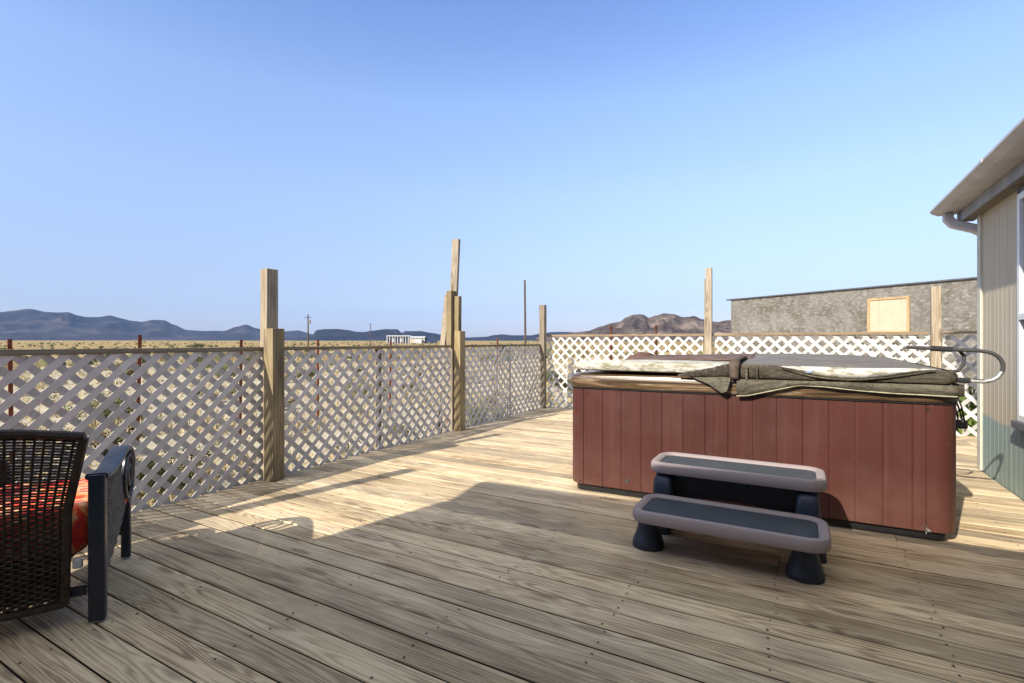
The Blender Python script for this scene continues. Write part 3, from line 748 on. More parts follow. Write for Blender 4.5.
# ================================================================== HOT TUB
tub = thing('hot_tub', 'red brown plank-sided hot tub with a bronze rim', 'hot tub', (-0.41, 3.84, 0), 0.026)
W0, W1, TD = -1.222, 1.228, 2.3       # local x range, depth
grooves = [-1.507, -1.349, -1.201, -1.047, -0.894, -0.742, -0.591, -0.439, -0.284, -0.138, 0.015, 0.161, 0.301, 0.445, 0.592, 0.657]
grooves = [g_ + 0.41 for g_ in grooves]
def skirt_loop(z, inset=0.0, gd=0.005):
    r = 0.105; pts = []
    x0, x1, y0, y1 = W0 + inset, W1 - inset, inset, TD - inset
    def side(a, b, fn, gs):
        for g_ in gs:
            if a < b: q = (g_ - 0.0035, g_ - 0.001, g_ + 0.001, g_ + 0.0035)
            else: q = (g_ + 0.0035, g_ + 0.001, g_ - 0.001, g_ - 0.0035)
            for k, xx in enumerate(q): pts.append(fn(xx, gd if k in (1, 2) else 0))
    def arc(cx, cy, a0):
        for i in range(9):
            a = R(a0 + 90 * i / 8); pts.append((cx + r * math.cos(a), cy + r * math.sin(a)))
    side(0, 1, lambda x_, d: (x_, y0 + d), [g_ for g_ in grooves if x0 + r < g_ < x1 - r])
    arc(x1 - r, y0 + r, -90)
    ys = [y0 + 0.18 + 0.15 * k for k in range(14)]
    side(0, 1, lambda x_, d: (x1 - d, x_), ys)
    arc(x1 - r, y1 - r, 0)
    side(1, 0, lambda x_, d: (x_, y1 - d), [g_ for g_ in reversed(grooves) if x0 + r < g_ < x1 - r])
    arc(x0 + r, y1 - r, 90)
    side(1, 0, lambda x_, d: (x0 + d, x_), list(reversed(ys)))
    arc(x0 + r, y0 + r, 180)
    return [(x_, y_, z) for x_, y_ in pts]
m = MB(); m.loft([skirt_loop(0.055, 0.012), skirt_loop(0.062, 0.002), skirt_loop(0.10), skirt_loop(0.833)], cap=False)
m.build('cabinet', M['cabinet'], tub, smooth=True)
m = MB(); m.loft([at3(rrect(W0 + .03, W1 - .03, .035, TD - .03, .09), z) for z in (0.002, 0.07)], cap=True); m.build('base_pan', M['black'], tub, smooth=True)
# rim: a rolled acrylic lip
def rim_loops(levels):
    return [at3(rrect(W0 - o_, W1 + o_, -o_, TD + o_, 0.11 + o_, 8), z) for o_, z in levels]
m = MB(); m.loft(rim_loops([(-0.02, 0.833), (0.006, 0.836), (0.016, 0.85), (0.014, 0.90), (0.004, 0.93), (-0.03, 0.944), (-0.14, 0.944)]), cap=True)
m.build('rim', M['acrylic'], tub, smooth=True)
m = MB(); m.loft(rim_loops([(-0.01, 0.826), (0.010, 0.826), (0.010, 0.8325), (-0.01, 0.8325)]), cap=False); m.build('rim_gasket', M['black'], tub)
for x_, z_, r_ in ((-0.745 + 0.0, 0.13, 0.017), (-1.06, 0.80, 0.006), (1.075, 0.795, 0.007), (-1.125, 0.085, 0.005)):
    m = MB(); m.tube([(x_, 0.003, z_), (x_, -0.004, z_)], r_, 14); m.build('screw' if r_ < 0.01 else 'drain_cap', M['black'] if r_ < 0.01 else M['tube'], tub, smooth=True)
# frayed corner damage
m = MB()
for k in range(16):
    a = Vector((1.075 + random.gauss(0, .010), -0.003, 0.075 + random.gauss(0, .010))); b_ = a + Vector((random.gauss(0, .010), random.uniform(-.01, 0), random.gauss(-.004, .010)))
    m.tube([a, b_], 0.0016, 4)
o_ = m.build('splintered_edge', M['wire'], tub); o_['label'] = 'splintered pale chip at the lower right corner'
# lifter: loop of tube on the right side
def arcpts(c, r, a0, a1, n, plane):
    out = []
    for i in range(n + 1):
        a = R(a0 + (a1 - a0) * i / n); out.append(plane(c[0] + r * math.cos(a), c[1] + r * math.sin(a)))
    return out
LY = 0.62
pln = lambda x_, z_: (x_, LY, z_)
m = MB()
loopp = [pln(1.08, 1.161), pln(1.25, 1.150), pln(1.47, 1.138)] + arcpts((1.49, 1.033), 0.100, 86, -80, 16, pln) + [pln(1.37, 0.937), pln(1.17, 0.945)]
m.tube(loopp, 0.0125, 12); lf = m.build('cover_lifter', M['tube'], tub, smooth=True)
m = MB().tube([pln(1.215, 1.153), pln(1.33, 1.146)], 0.0185, 12); m.build('foam_grip', M['grip'], lf, smooth=True)
m = MB().tube([pln(1.17, 0.945), pln(1.42, 0.936)], 0.0175, 12); m.build('foam_grip', M['grip'], lf, smooth=True)
m = MB().tube([pln(1.425, 0.935), pln(1.490, 0.932), pln(1.535, 0.943), pln(1.565, 0.966), pln(1.583, 1.000)], 0.0135, 12); m.build('bare_tube', M['chrome'], lf, smooth=True)
m = MB().tube([(1.29, LY + .01, 1.147), (1.375, LY + .04, 1.140), (1.405, LY + .05, 1.10), (1.40, LY + .05, 1.045), (1.37, LY + .03, 1.0), (1.22, LY + .0, 0.972)], 0.0115, 10); m.build('lifter_bracket', M['tube'], lf, smooth=True)

# cover: its own thing lying on the tub
cv = thing('hot_tub_cover', 'torn weathered folding hot tub cover with grey, khaki and white stained halves', 'tub cover', (-0.41, 3.84, 0.944), 0.026)
def slab(loopf, z0, z1, r=0.03, tilt=None):
    lv = [(r, z0), (0.3 * r, z0 + 0.3 * r), (0, z0 + r), (0, z1 - r), (0.3 * r, z1 - 0.3 * r), (r, z1)]
    return [loopf(i, z) for i, z in lv]
Z = 0.944
# left half: foam slab, sagging towards the back left
def Lslab(i, z):
    pts = rrect(-1.175 + i, -0.02 - i, -0.03 + i, 2.26 - i, 0.06, 6)
    out = []
    for x_, y_ in pts:
        sag = -0.085 * (y_ / 2.26) * (0.35 + 0.65 * min(1, max(0, (-x_) / 1.1)))
        ww = 0.006 * noise.noise(Vector((x_ * 5, y_ * 3, z * 8)))
        out.append((x_ + ww, y_ + ww, z - Z + max(sag * (0.3 if z < Z + .05 else 1.0), -0.09) + 0.012 * (-x_ - 0.6) * 0.5))
    return out
m = MB(); m.loft(slab(Lslab, Z + 0.026, Z + 0.102, 0.026)); m.build('cover_half', [M['foam']], cv, smooth=True)['label'] = 'left half with bare white stained foam'
# right half
def Rslab(i, z):
    pts = rrect(0.0 + i, 1.225 - i, -0.035 + i, 2.27 - i, 0.09, 8)
    out = []
    for x_, y_ in pts:
        zz = z - Z
        if zz > 0.05: zz += 0.028 * min(1.0, y_ / 1.6) * (1 - 0.3 * (x_ / 1.2)) - 0.016 * max(0, (x_ - 0.9) / 0.3)
        out.append((x_, y_, zz))
    return out
lp = slab(Rslab, Z + 0.0, Z + 0.098, 0.028)
m = MB(); m.loft(lp, cap=False)
m.build('cover_half', M['khaki_dark'], cv, smooth=True)['label'] = 'right half with khaki sides'
# its grey top, a grid surface crowned gently and drooping at the corner
rows = []
for j in range(15):
    row = []
    for i in range(25):
        u = i / 24; v_ = j / 14
        x_ = 0.02 + 1.182 * u; y_ = -0.012 + 2.255 * v_
        zz = 0.098 + 0.028 * min(1.0, max(0, y_) / 1.6) * (1 - 0.3 * (x_ / 1.2)) - 0.016 * max(0, (x_ - 0.9) / 0.3)
        zz += 0.010 * math.sin(PI * min(1, max(0, u))) ** 0.8 * min(1, v_ * 5) * (1 - u * 0.5) + 0.004 * noise.noise(Vector((x_ * 4, y_ * 4, 2)))
        if i in (0, 24) or j in (0, 14): zz -= 0.012
        row.append((x_, y_, zz))
    rows.append(row)
m2 = MB().box(0.445, 0.475, -0.062, -0.058, 0.055, 0.064); m2.build('care_label', M['label_blue'], cv)
MB().grid(rows).build('vinyl_top', M['grey_vinyl'], cv, smooth=True, fix=False)
# lens-shaped tear where the white liner shows
m = MB(); top_ = []; bot_ = []
for i in range(25):
    u = i / 24; x_ = 0.30 + 0.80 * u
    top_.append((x_, -0.040, 0.092 + 0.002 * math.sin(u * 9)))
    bot_.append((x_, -0.043 , 0.090 - 0.070 * math.sin(PI * min(1, u ** 0.85)) + 0.003 * noise.noise(Vector((x_ * 14, 0, 0)))))
mid_ = [((a_[0]), -0.054, (a_[2] * .5 + b_[2] * .5)) for a_, b_ in zip(top_, bot_)]
m.grid([bot_, mid_, top_]); m.build('torn_liner', M['foam'], cv, smooth=True, solid=0.006)
m = MB(); m.tube([(p[0], p[1] - .004, p[2] - .004) for p in bot_], 0.005, 6); m.build('tear_hem', M['khaki'], cv, smooth=True)
# hanging skirt of the right half, wavy lower edge
def skirt(xs, lows, name, mat, y=-0.048, top=0.0, label=None):
    rows = []
    for k in range(7):
        f_ = k / 6; row = []
        for x_, lo in zip(xs, lows):
            z_ = top + (lo - top) * f_
            yy = y - 0.012 * math.sin(PI * f_) - 0.006 * math.sin(x_ * 23) * f_ + 0.008 * noise.noise(Vector((x_ * 9, f_ * 2, 3)))
            row.append((x_, yy, z_))
        rows.append(row)
    o_ = MB().grid(rows).build(name, mat, cv, smooth=True, solid=0.004)
    if label: o_['label'] = label
    m = MB(); m.tube([(p[0], p[1] - 0.003, p[2]) for p in rows[-1]], 0.0035, 6); m.build('skirt_piping', M['cream_edge'], o_, smooth=True)
    return o_
xs = [0.03 + 1.17 * i / 40 for i in range(41)]
def low(x_):
    P_ = [(0.03, -0.118), (0.10, -0.112), (0.25, -0.072), (0.40, -0.030), (0.55, -0.034), (0.75, -0.052), (0.95, -0.060), (1.2, -0.064)]
    for (a, b), (c, d) in zip(P_, P_[1:]):
        if a <= x_ <= c: return b + (d - b) * (x_ - a) / (c - a)
    return P_[-1][1]
skirt(xs, [low(x_) for x_ in xs], 'hanging_skirt', M['khaki'], label='wavy khaki flap under the right half')
# corner return of the skirt on the right side
rows = []
for k in range(5):
    z_ = 0.0 - 0.064 * k / 4; rows.append([(1.20, -0.05, z_), (1.236, -0.03, z_), (1.246, 0.02, z_), (1.248, 0.3, z_), (1.248, 1.0, z_), (1.248, 2.2, z_)])
MB().grid(rows).build('hanging_skirt', M['khaki_dark'], cv, smooth=True, solid=0.004)
# torn triangular flap left of the fold
m = MB(); m.add([(-0.285, -0.035, 0.008), (-0.02, -0.05, 0.010), (-0.005, -0.055, 0.002), (-0.030, -0.075, -0.088), (-0.062, -0.078, -0.100), (-0.155, -0.062, -0.040), (-0.12, -0.058, -0.02)],
      [(0, 5, 6), (0, 6, 1), (6, 5, 4), (6, 4, 3), (1, 6, 3), (1, 3, 2)])
o_ = m.build('torn_flap', M['khaki'], cv, solid=0.005, fix=False); o_['label'] = 'torn triangular khaki flap at the fold'
# folded vinyl piece left of the hinge, over the foam
rows = []
for j in range(6):
    row = []
    for i in range(14):
        u = i / 13; x_ = -0.36 + 0.35 * u
        row.append((x_, -0.045 - 0.02 * math.sin(PI * j / 5) * u, 0.006 + (0.012 + 0.085 * u) * (j / 5) + 0.01 * noise.noise(Vector((x_ * 12, j, 1)))))
    rows.append(row)
MB().grid(rows).build('folded_vinyl', M['khaki_dark'], cv, smooth=True, solid=0.005)
# brown hinge strap
rows = []
for k, (yy, zz) in enumerate([(0.9, 0.125), (0.5, 0.128), (0.2, 0.124), (0.02, 0.122), (-0.045, 0.110), (-0.064, 0.07), (-0.066, 0.02), (-0.060, -0.005)]):
    rows.append([(-0.012 + 0.006 * math.sin(k), yy, zz), (0.012, yy - .004, zz + .004), (0.045 + 0.005 * math.sin(k * 2), yy, zz)])
MB().grid(rows).build('hinge_strap', M['strap'], cv, smooth=True, solid=0.008)
MB().box(0.085, 0.10, -0.062, -0.045, -0.002, 0.085).build('tie_strap', M['khaki'], cv, bevel=0.002)
MB().box(0.155, 0.162, -0.062, -0.045, 0.0, 0.085).build('tie_strap', M['khaki'], cv, bevel=0.002)
# mauve brown piece doubled over on top of the left half, with a lump at its end
m = MB(); lo = []
for x_, hh, zc in [(-0.90, 0.012, 0.075), (-0.80, 0.03, 0.078), (-0.55, 0.034, 0.080), (-0.30, 0.036, 0.083), (-0.08, 0.040, 0.088), (0.02, 0.040, 0.090), (0.07, 0.030, 0.092), (0.10, 0.008, 0.094)]:
    lp_ = []
    for i in range(16):
        a = 2 * PI * i / 16
        ca = math.cos(a); sa = math.sin(a)
        lp_.append((x_, 1.25 + 0.48 * (abs(ca) ** 0.6) * (1 if ca > 0 else -1), zc + 0.012 + hh * (abs(sa) ** 0.7) * (1 if sa > 0 else -1)))
    lo.append(lp_)
m.loft(lo); o_ = m.build('folded_panel', M['mauve_vinyl'], cv, smooth=True); o_['label'] = 'mauve brown panel folded over the left half'
m = MB()
rows = []
for j in range(9):
    row = []
    for i in range(13):
        u = i / 12; v_ = j / 8
        x_ = -1.06 + 0.34 * u; y_ = 0.85 + 0.5 * v_
        row.append((x_, y_, 0.045 + 0.105 * (math.sin(PI * u) ** 0.7) * (math.sin(PI * v_) ** 0.8 if 0 < v_ < 1 else 0) + 0.012 * noise.noise(Vector((x_ * 14, y_ * 14, 0)))))
    rows.append(row)
m.grid(rows); o_ = m.build('vinyl_lump', M['brown_vinyl'], cv, smooth=True, solid=0.01); o_['label'] = 'bunched brown vinyl lump'
# tie-down cords at the right, buckle hanging
m = MB()
for dx, dy in ((0.0, 0.0), (0.02, 0.02), (0.03, -0.01)):
    m.tube([(1.235 + dx * .3, 0.36 + dy, 0.02), (1.262 + dx * .6, 0.36 + dy, -0.06), (1.285 + dx, 0.36 + dy, -0.16), (1.30 + dx, 0.36, -0.245)], 0.009, 6, flat=0.5)
td = m.build('tie_down_strap', M['khaki_dark'], cv, smooth=True)
MB().box(1.28, 1.345, 0.335, 0.385, -0.300, -0.245).build('buckle', M['tube'], td, bevel=0.010)

# ================================================================== STEPS
stp = thing('spa_step', 'two tier navy plastic spa step with mauve rims in front of the hot tub', 'steps', (-0.35, 3.14, 0))
def tread(x0, x1, y0, y1, z):
    r = 0.10
    def ringf(i, z_): return at3(rrect(x0 + i, x1 - i, y0 + i, y1 - i, max(0.02, r - i), 8), z_)
    m = MB(); m.loft([ringf(0.022, z - 0.068), ringf(0.006, z - 0.064), ringf(0.0, z - 0.050), ringf(0.0, z - 0.020), ringf(0.008, z - 0.005), ringf(0.022, z), ringf(0.036, z - 0.003), ringf(0.050, z - 0.013), ringf(0.053, z - 0.030)], cap=False)
    rim = m.build('rim', M['step_rim'], stp, smooth=True)
    m = MB(); m.loft([ringf(0.03, z - 0.055), ringf(0.0535, z - 0.055), ringf(0.0535, z - 0.017)], cap=True); m.build('tread', M['step_tread'], stp, smooth=True)
tread(-0.475, 0.480, -0.390, 0.015, 0.272)
tread(-0.472, 0.480, 0.005, 0.385, 0.457)
def foot(cx, cy):
    m = MB(); lo = []
    for z_, rx_, ry_, oy in [(0.0, .085, .082, -.01), (0.010, .090, .088, -.01), (0.035, .088, .085, -.008), (0.075, .074, .074, 0), (0.12, .060, .066, 0), (0.225, .056, .064, 0)]:
        lo.append([(cx + rx_ * math.cos(2 * PI * i / 24), cy + oy + ry_ * math.sin(2 * PI * i / 24), z_) for i in range(24)])
    m.loft(lo); m.build('leg', M['step_navy'], stp, smooth=True)
foot(-0.425, -0.150); foot(0.372, -0.150)
for sx in (-1, 1):
    # rear supports: flared foot rising to the upper tread, with rounded riser in front
    cx = 0.385 * sx
    m = MB(); lo = []
    for z_, w_, d0, d1 in [(0.0, .060, .06, .41), (0.012, .064, .055, .415), (0.06, .062, .06, .39), (0.14, .056, .06, .36), (0.25, .055, .07, .35), (0.40, .055, .07, .34)]:
        cc = cx + sx * (0.40 - z_) * 0.075
        lo.append(at3(rrect(cc - w_, cc + w_, d0, d1, 0.035, 5), z_))
    m.loft(lo); m.build('leg', M['step_navy'], stp, smooth=True)
    m = MB(); lo = []
    for z_, w_, d0 in [(0.21, .058, -.005), (0.30, .056, .000), (0.355, .050, .01), (0.375, .038, .028), (0.380, .025, .045)]:
        lo.append(at3(rrect(cx - w_, cx + w_, d0, .10, 0.022, 5), z_))
    m.loft(lo); m.build('riser_block', M['step_navy'], stp, smooth=True)
# back panel with arched lower edge
poly = [(-0.34, 0.40), (-0.34, 0.20)]
for i in range(13):
    a = i / 12; poly.append((-0.32 + 0.64 * a, 0.225 + 0.03 * math.sin(PI * a)))
poly += [(0.34, 0.20), (0.34, 0.40)]
m = MB().prism(poly, lambda u, v, k: (u, 0.10 + 0.02 * k, v)); m.build('riser_panel', M['black'], stp)

# ================================================================== WICKER CHAIR
cr = (0.60, 0.80); cf = (-0.80, 0.60)
ch = thing('wicker_armchair', 'dark wicker armchair with a red and orange cushion cut off by the left edge', 'armchair', (-2.622, 1.010, 0), math.atan2(cr[1], cr[0]))
# local x: chair's right (positive to the outside), y: facing direction; right rear post at x=0
def weave(S, nu, nv, r=0.0036, wob=0.003, sub=3, stake=0.0045):
    """S(u,v)->(point, normal); horizontal strands woven over upright stakes"""
    m = MB()
    for j in range(nv):
        v = (j + 0.5) / nv; pts = []
        for i in range(nu * sub + 1):
            u = i / (nu * sub); p, n = S(u, v)
            s_ = math.sin(PI * (u * nu) + PI * (j % 2)) * wob
            pts.append(Vector(p) + Vector(n) * s_ + Vector((0, 0, random.uniform(-.0005, .0005))))
        m.tube(pts, r, 4, flat=0.9, cap=False)
    for i in range(nu + 1):
        u = i / nu; pts = [Vector(S(u, k / 14)[0]) for k in range(15)]
        m.tube(pts, stake, 5)
    return m
CW = 0.68; FLR = 0.10
def back(u, v):                      # u 0 right edge -> 1 left edge ; v 0 bottom -> 1 top
    z = 0.10 + 0.70 * v + 0.035 * math.sin(PI * u) * v
    ins = 0.105 - 0.02 * v if v < 0.55 else 0.094 - 0.070 * (v - 0.55) / 0.45
    if v < 0.2: ins += 0.0
    x0 = -ins; x1 = -(CW - ins)
    lean = -0.03 - 0.05 * max(0, v - 0.45) / 0.55
    bow = -0.035 * math.sin(PI * u)
    return (x0 + (x1 - x0) * u, lean + bow + 0.02, z), (0, 1, 0)
weave(back, 21, 62, 0.0047, 0.0045, 3, 0.0052).build('backrest', M['wicker'], ch, smooth=False, fix=False)
m = MB(); m.tube([back(0, k / 16)[0] for k in range(17)], 0.017, 8); m.tube([back(1, k / 16)[0] for k in range(17)], 0.017, 8)
m.tube([Vector(back(k / 16, 1)[0]) + Vector((0, 0, 0.004)) for k in range(17)], 0.019, 8); m.tube([back(k / 16, 0)[0] for k in range(17)], 0.016, 8)
m.build('backrest_edge', M['wicker'], ch, smooth=True)
AL = 0.735
ARMC = [(0.0, .622), (0.10, .608), (0.22, .604), (0.34, .616), (0.44, .628), (0.54, .636), (0.62, .630), (0.69, .600), (0.735, .545), (0.750, .47), (0.74, .40), (0.71, .345), (0.665, .318)]
def armtop(y_):
    for (a, b), (c, d) in zip(ARMC[:9], ARMC[1:9]):
        if a <= y_ <= c: return b + (d - b) * (y_ - a) / (c - a)
    return .56
for side, x0 in ((1, 0.0), (-1, -CW)):
    # woven side panel
    def arm(u, v, x0=x0, side=side):
        y_ = 0.02 + (0.70 - 0.19 * min(1, max(0, (v - 0.25) / 0.35))) * u
        zb = 0.13 + 0.22 * u ** 1.3
        zt = armtop(y_) - 0.012
        return (x0 + side * 0.008 * math.sin(PI * u) - side * FLR * y_, y_, zb + (zt - zb) * v), (1, 0, 0)
    weave(arm, 18, 52, 0.0060, 0.004, 3, 0.006).build('arm_panel', M['wicker_grey'], ch, smooth=False, fix=False)
    # flat arm rail curling into a scroll at the front
    pts = list(ARMC)
    m = MB(); loops = []
    P2 = [Vector((0, y_, z_)) for y_, z_ in ARMC]
    for i, p in enumerate(P2):
        d = (P2[min(i + 1, len(P2) - 1)] - P2[max(i - 1, 0)]).normalized(); nrm = Vector((0, -d.z, d.y))
        hw = 0.040 if i < 9 else 0.040 - 0.004 * (i - 8); th = 0.013
        loops.append([Vector((x0 + a * hw - side * FLR * p.y, p.y, p.z)) + nrm * b * th for a, b in ((-1, -.5), (-.8, -1), (.8, -1), (1, -.5), (1, .5), (.8, 1), (-.8, 1), (-1, .5))])
    m.loft(loops); m.build('armrest', M['chair_metal'], ch, smooth=True)
    # inner ring of the scroll
    xf = x0 - side * FLR * 0.655; m = MB(); ring = []
    for k in range(20):
        a = 2 * PI * k / 20; ring.append((xf + side * 0.022, 0.64 + 0.072 * math.cos(a), 0.475 + 0.115 * math.sin(a)))
    m.tube(ring, 0.013, 8, closed=True); m.tube([(xf + side * 0.022, 0.655 + 0.03 * math.cos(2 * PI * k / 12), 0.475 + 0.055 * math.sin(2 * PI * k / 12)) for k in range(12)], 0.010, 8, closed=True)
    m.build('scroll_ring', M['chair_metal'], ch, smooth=True)
    # rear post: broad flat leg, front leg slim
    m = MB(); m.loft([at3(rrect(x0 - .026, x0 + .034, -.022, .022, .010, 4), z_) for z_ in (0.012, 0.3, 0.63)]); m.build('leg', M['chair_metal'], ch, smooth=True)
    m = MB(); m.loft([at3(rrect(x0 - .022 - side * FLR * .72, x0 + .022 - side * FLR * .72, .70, .735, .010, 4), z_) for z_ in (0.012, 0.20, 0.42)]); m.build('leg', M['chair_metal'], ch, smooth=True)
    for y_ in (0.0, 0.7175): MB().tube([(x0 - side * FLR * y_, y_, 0.0005), (x0 - side * FLR * y_, y_, 0.0125)], 0.016, 10).build('foot_glide', M['chrome'], ch, smooth=True)
# seat box, aprons, cross rails
MB().bar((-0.04, 0.03, 0.13), (-CW + 0.04, 0.03, 0.13), 0.03, 0.035).bar((-0.095, 0.715, 0.30), (-CW + 0.095, 0.715, 0.30), 0.03, 0.04).build('cross_rail', M['chair_metal'], ch, bevel=0.004)
m = weave(lambda u, v: ((-0.095 - (CW - 0.19) * u, 0.70, 0.14 + 0.17 * v), (0, 1, 0)), 16, 16, 0.0042, 0.004); m.build('front_apron', M['wicker'], ch, fix=False)
MB().box(-CW + 0.11, -0.11, 0.05, 0.69, 0.255, 0.275).box(-CW + 0.11, -0.11, 0.05, 0.07, 0.115, 0.2549).build('seat', M['wicker'], ch, bevel=0.004)
def cushion(x0, x1, y0, y1, z0, z1, name, lean=0.0):
    m = MB(); rows = []
    n = 12
    lo = []
    for k in range(7):
        t_ = k / 6; bulge = math.sin(PI * t_) ** 0.5 if 0 < t_ < 1 else 0
        ins = 0.03 * (1 - bulge)
        zz = z0 + (z1 - z0) * t_
        lo.append([(x_, y_ + lean * t_, zz) for x_, y_ in rrect(x0 + ins, x1 - ins, y0 + ins, y1 - ins, 0.05, 6)])
    m.loft(lo); o_ = m.build(name, M['cushion'], ch, smooth=True, bevel=0.01); return o_
cushion(-CW + 0.05, -0.048, 0.035, 0.70, 0.277, 0.475, 'seat_cushion')
MB().box(-0.085, -0.052, 0.005, 0.025, 0.235, 0.272).build('cushion_tie', M['white'], ch, bevel=0.004)

# ================================================================== YARD: shed, posts, poles
P1 = Vector((-2.13, 19.5, 0)); SU = Vector((0.829, -0.559, 0)); sang = math.atan2(SU.y, SU.x)
sh = thing('stucco_shed', 'mottled grey flat roofed shed with a boarded window behind the back fence', 'shed', (P1.x, P1.y, GZ), sang)
SH = 2.67 - GZ
m = MB(); L_ = 13.0
m.box(0, L_, 0, 5.0, -0.3, SH - 0.001)
m.build('wall', M['stucco'], sh)
MB().box(-0.18, L_ + 0.2, -0.06, 5.2, SH, SH + 0.035).build('roof', M['dark_edge'], sh)
wx0, wx1, wz_0, wz_1 = 4.53, 5.54, 1.42 - GZ, 2.375 - GZ
fw = MB().box(wx0, wx0 + 0.06, -0.045, -0.002, wz_0, wz_1).box(wx1 - 0.06, wx1, -0.045, -0.002, wz_0, wz_1).box(wx0 + .061, wx1 - .061, -0.045, -0.002, wz_1 - 0.06, wz_1).box(wx0 + .061, wx1 - .061, -0.045, -0.002, wz_0, wz_0 + 0.06).build('window', M['frame_wood'], sh, bevel=0.004)
MB().box(wx0 + .06, wx1 - .06, -0.022, -0.002, wz_0 + 0.06, wz_1 - 0.06).build('window_board', M['plywood'], fw)
for k, (xx, ww) in enumerate(((wx0 + 0.29, 0.006),)):
    MB().box(xx, xx + ww, -0.026, -0.0225, wz_0 + 0.06, wz_1 - 0.06).build('board_seam', M['frame_wood'], fw)

def tpost_mesh():
    m = MB(); m.box(-0.022, 0.022, -0.004, 0.004, 0, 1.72).box(-0.004, 0.004, 0.004, 0.036, 0, 1.72)
    for k in range(22): m.box(-0.007, 0.007, -0.012, -0.0042, 0.25 + k * 0.065, 0.27 + k * 0.065)
    return m
tp = tpost_mesh().build('fence_post', M['redsteel'])
descs = [((12), -8.6, 'red steel fence post nearest the left edge beyond the lattice'), (137, -8.6, 'red steel fence post second from the left above the rail'), (240, -8.6, 'red steel fence post just left of the knotty post'), (318, -8.6, 'red steel fence post just right of the knotty post'), (390, -8.6, 'red steel fence post in front of the distant white house'), (497, -8.6, 'red steel fence post right of the post cluster')]
tops = {12: 1.72, 137: 1.74, 240: 1.70, 318: 1.69, 390: 1.70, 497: 1.76}
posts_xy = []
for i, (px, X_, lab) in enumerate(descs):
    rx_, ry_ = CAX[0] + CRX[0] * (px - 512) / 507, CAX[1] + CRX[1] * (px - 512) / 507
    k = X_ / rx_; posts_xy.append((X_, k * ry_))
for i, ((x_, y_), (px, X_, lab)) in enumerate(zip(posts_xy, descs)):
    o_ = tp if i == 0 else tp.copy()
    if i: C.objects.link(o_)
    o_.location = (x_, y_, GZ); o_.rotation_euler = (R(random.uniform(-1, 1)), R(random.uniform(-1.2, 1.2)), R(90 + random.uniform(-15, 15)))
    zt = {137: 1.80, 497: 1.83}.get(px, 1.73); o_.scale = (1.1, 1.1, zt / 1.72)
    tag(o_, lab, 'fence post', 'red steel posts of the yard fence')
m = MB()
ys_ = [p[1] for p in posts_xy]
for z_ in (0.35, 0.65, 0.95):
    pts = []
    seq = [(-8.6, -3.0)] + posts_xy + [(-8.6, 16.5)]
    for (xa, ya), (xb, yb) in zip(seq, seq[1:]):
        for q in range(6):
            f_ = q / 6; pts.append((xa, ya + (yb - ya) * f_, GZ + 0.35 + z_ - 0.02 * math.sin(PI * f_)))
    m.tube(pts, 0.0016, 4)
tag(m.build('fence_wire', M['wire']), 'thin wires strung between the red steel posts', 'wire')
m = MB().tube([(0, 0, 0), (0, 0, 2.12)], 0.035, 8); rp = m.build('rusty_post', M['rust'], smooth=True)
tag(rp, 'dark rusty post at the left before the brown hills', 'post', 'rusty posts beyond the back fence'); rp.location = (-4.214, 12.557, GZ)
r2 = rp.copy(); C.objects.link(r2); r2.location = (-3.21, 13.127, GZ); tag(r2, 'dark rusty post at the right in front of the brown hills', 'post', 'rusty posts beyond the back fence')
m = MB().tube([(0, 0, 0), (0.01, 0, 2), (-0.01, 0, 3.88)], [0.045, 0.04, 0.034], 8); o_ = m.build('wooden_pole', M['pole'], smooth=True); o_.location = (-8.489, 15.879, GZ)
tag(o_, 'slender bare wooden pole standing beyond the corner of the fences', 'pole')
# utility poles
up = thing('utility_pole', 'taller distant utility pole with a transformer on the plain', 'utility pole', (-118.1, 93.9, GZ), 0.9, 'utility poles on the plain')
MB().tube([(0, 0, -0.5), (0, 0, 9.1)], [0.22, 0.15], 8).build('pole', M['pole'], up, smooth=True)
MB().bar((-0.9, 0, 8.3), (0.9, 0, 8.3), 0.12, 0.14).build('crossarm', M['pole'], up)
MB().tube([(0.42, 0, 6.6), (0.42, 0, 7.6)], 0.3, 12).build('transformer', M['wire'], up, smooth=True)
up2 = thing('utility_pole', 'thinner more distant utility pole left of the far white house', 'utility pole', (-154.0, 153.0, GZ), 0.7, 'utility poles on the plain')
MB().tube([(0, 0, -0.5), (0, 0, 9.2)], [0.17, 0.11], 8).build('pole', M['pole'], up2, smooth=True)
MB().bar((-0.7, 0, 8.6), (0.7, 0, 8.6), 0.1, 0.12).build('crossarm', M['pole'], up2)

# far house on the plain
bx, by = polar(412, 430)
fh = thing('distant_house', 'long low white house with a blue shaded porch far out on the plain', 'house', (bx, by, -0.3), VIEW_YAW + 0.05); fh.scale = (1.62, 1.62, 1.75)
MB().box(-12.5, -1.5, 1.5, 8, 0, 3.3).build('wall', M['farblue'], fh)
MB().box(-1.4, 6.5, 0.5, 8, 0, 2.6).build('block_wall', M['fartan'], fh)
MB().box(-13, -1.0, 0, 8.4, 3.32, 3.75).build('roof', M['farwhite'], fh)
m = MB()
m.box(-1.0, 6.8, 0, 8.4, 2.62, 3.3)
m.build('roof', M['farroof'], fh)
for k in range(9):
    x_ = -12.9 + k * 1.35; MB().box(x_, x_ + 0.35, 0.1, 0.45, 0, 3.3).build('porch_post', M['farwhite'], fh)
for x_ in (-10.5, -6.4): MB().box(x_, x_ + 1.2, 1.2, 1.49, 0.6, 2.6).build('window', M['farwhite'], fh)
MB().box(2.0, 5.2, -2.5, 0.3, 0, 1.9).build('lean_to', M['farwhite'], fh)
MB().box(6.9, 12.2, 1, 6, 0, 3.0).box(7.0, 12.0, 1.2, 6, 3.01, 3.4).build('outbuilding', M['farblue'], fh)

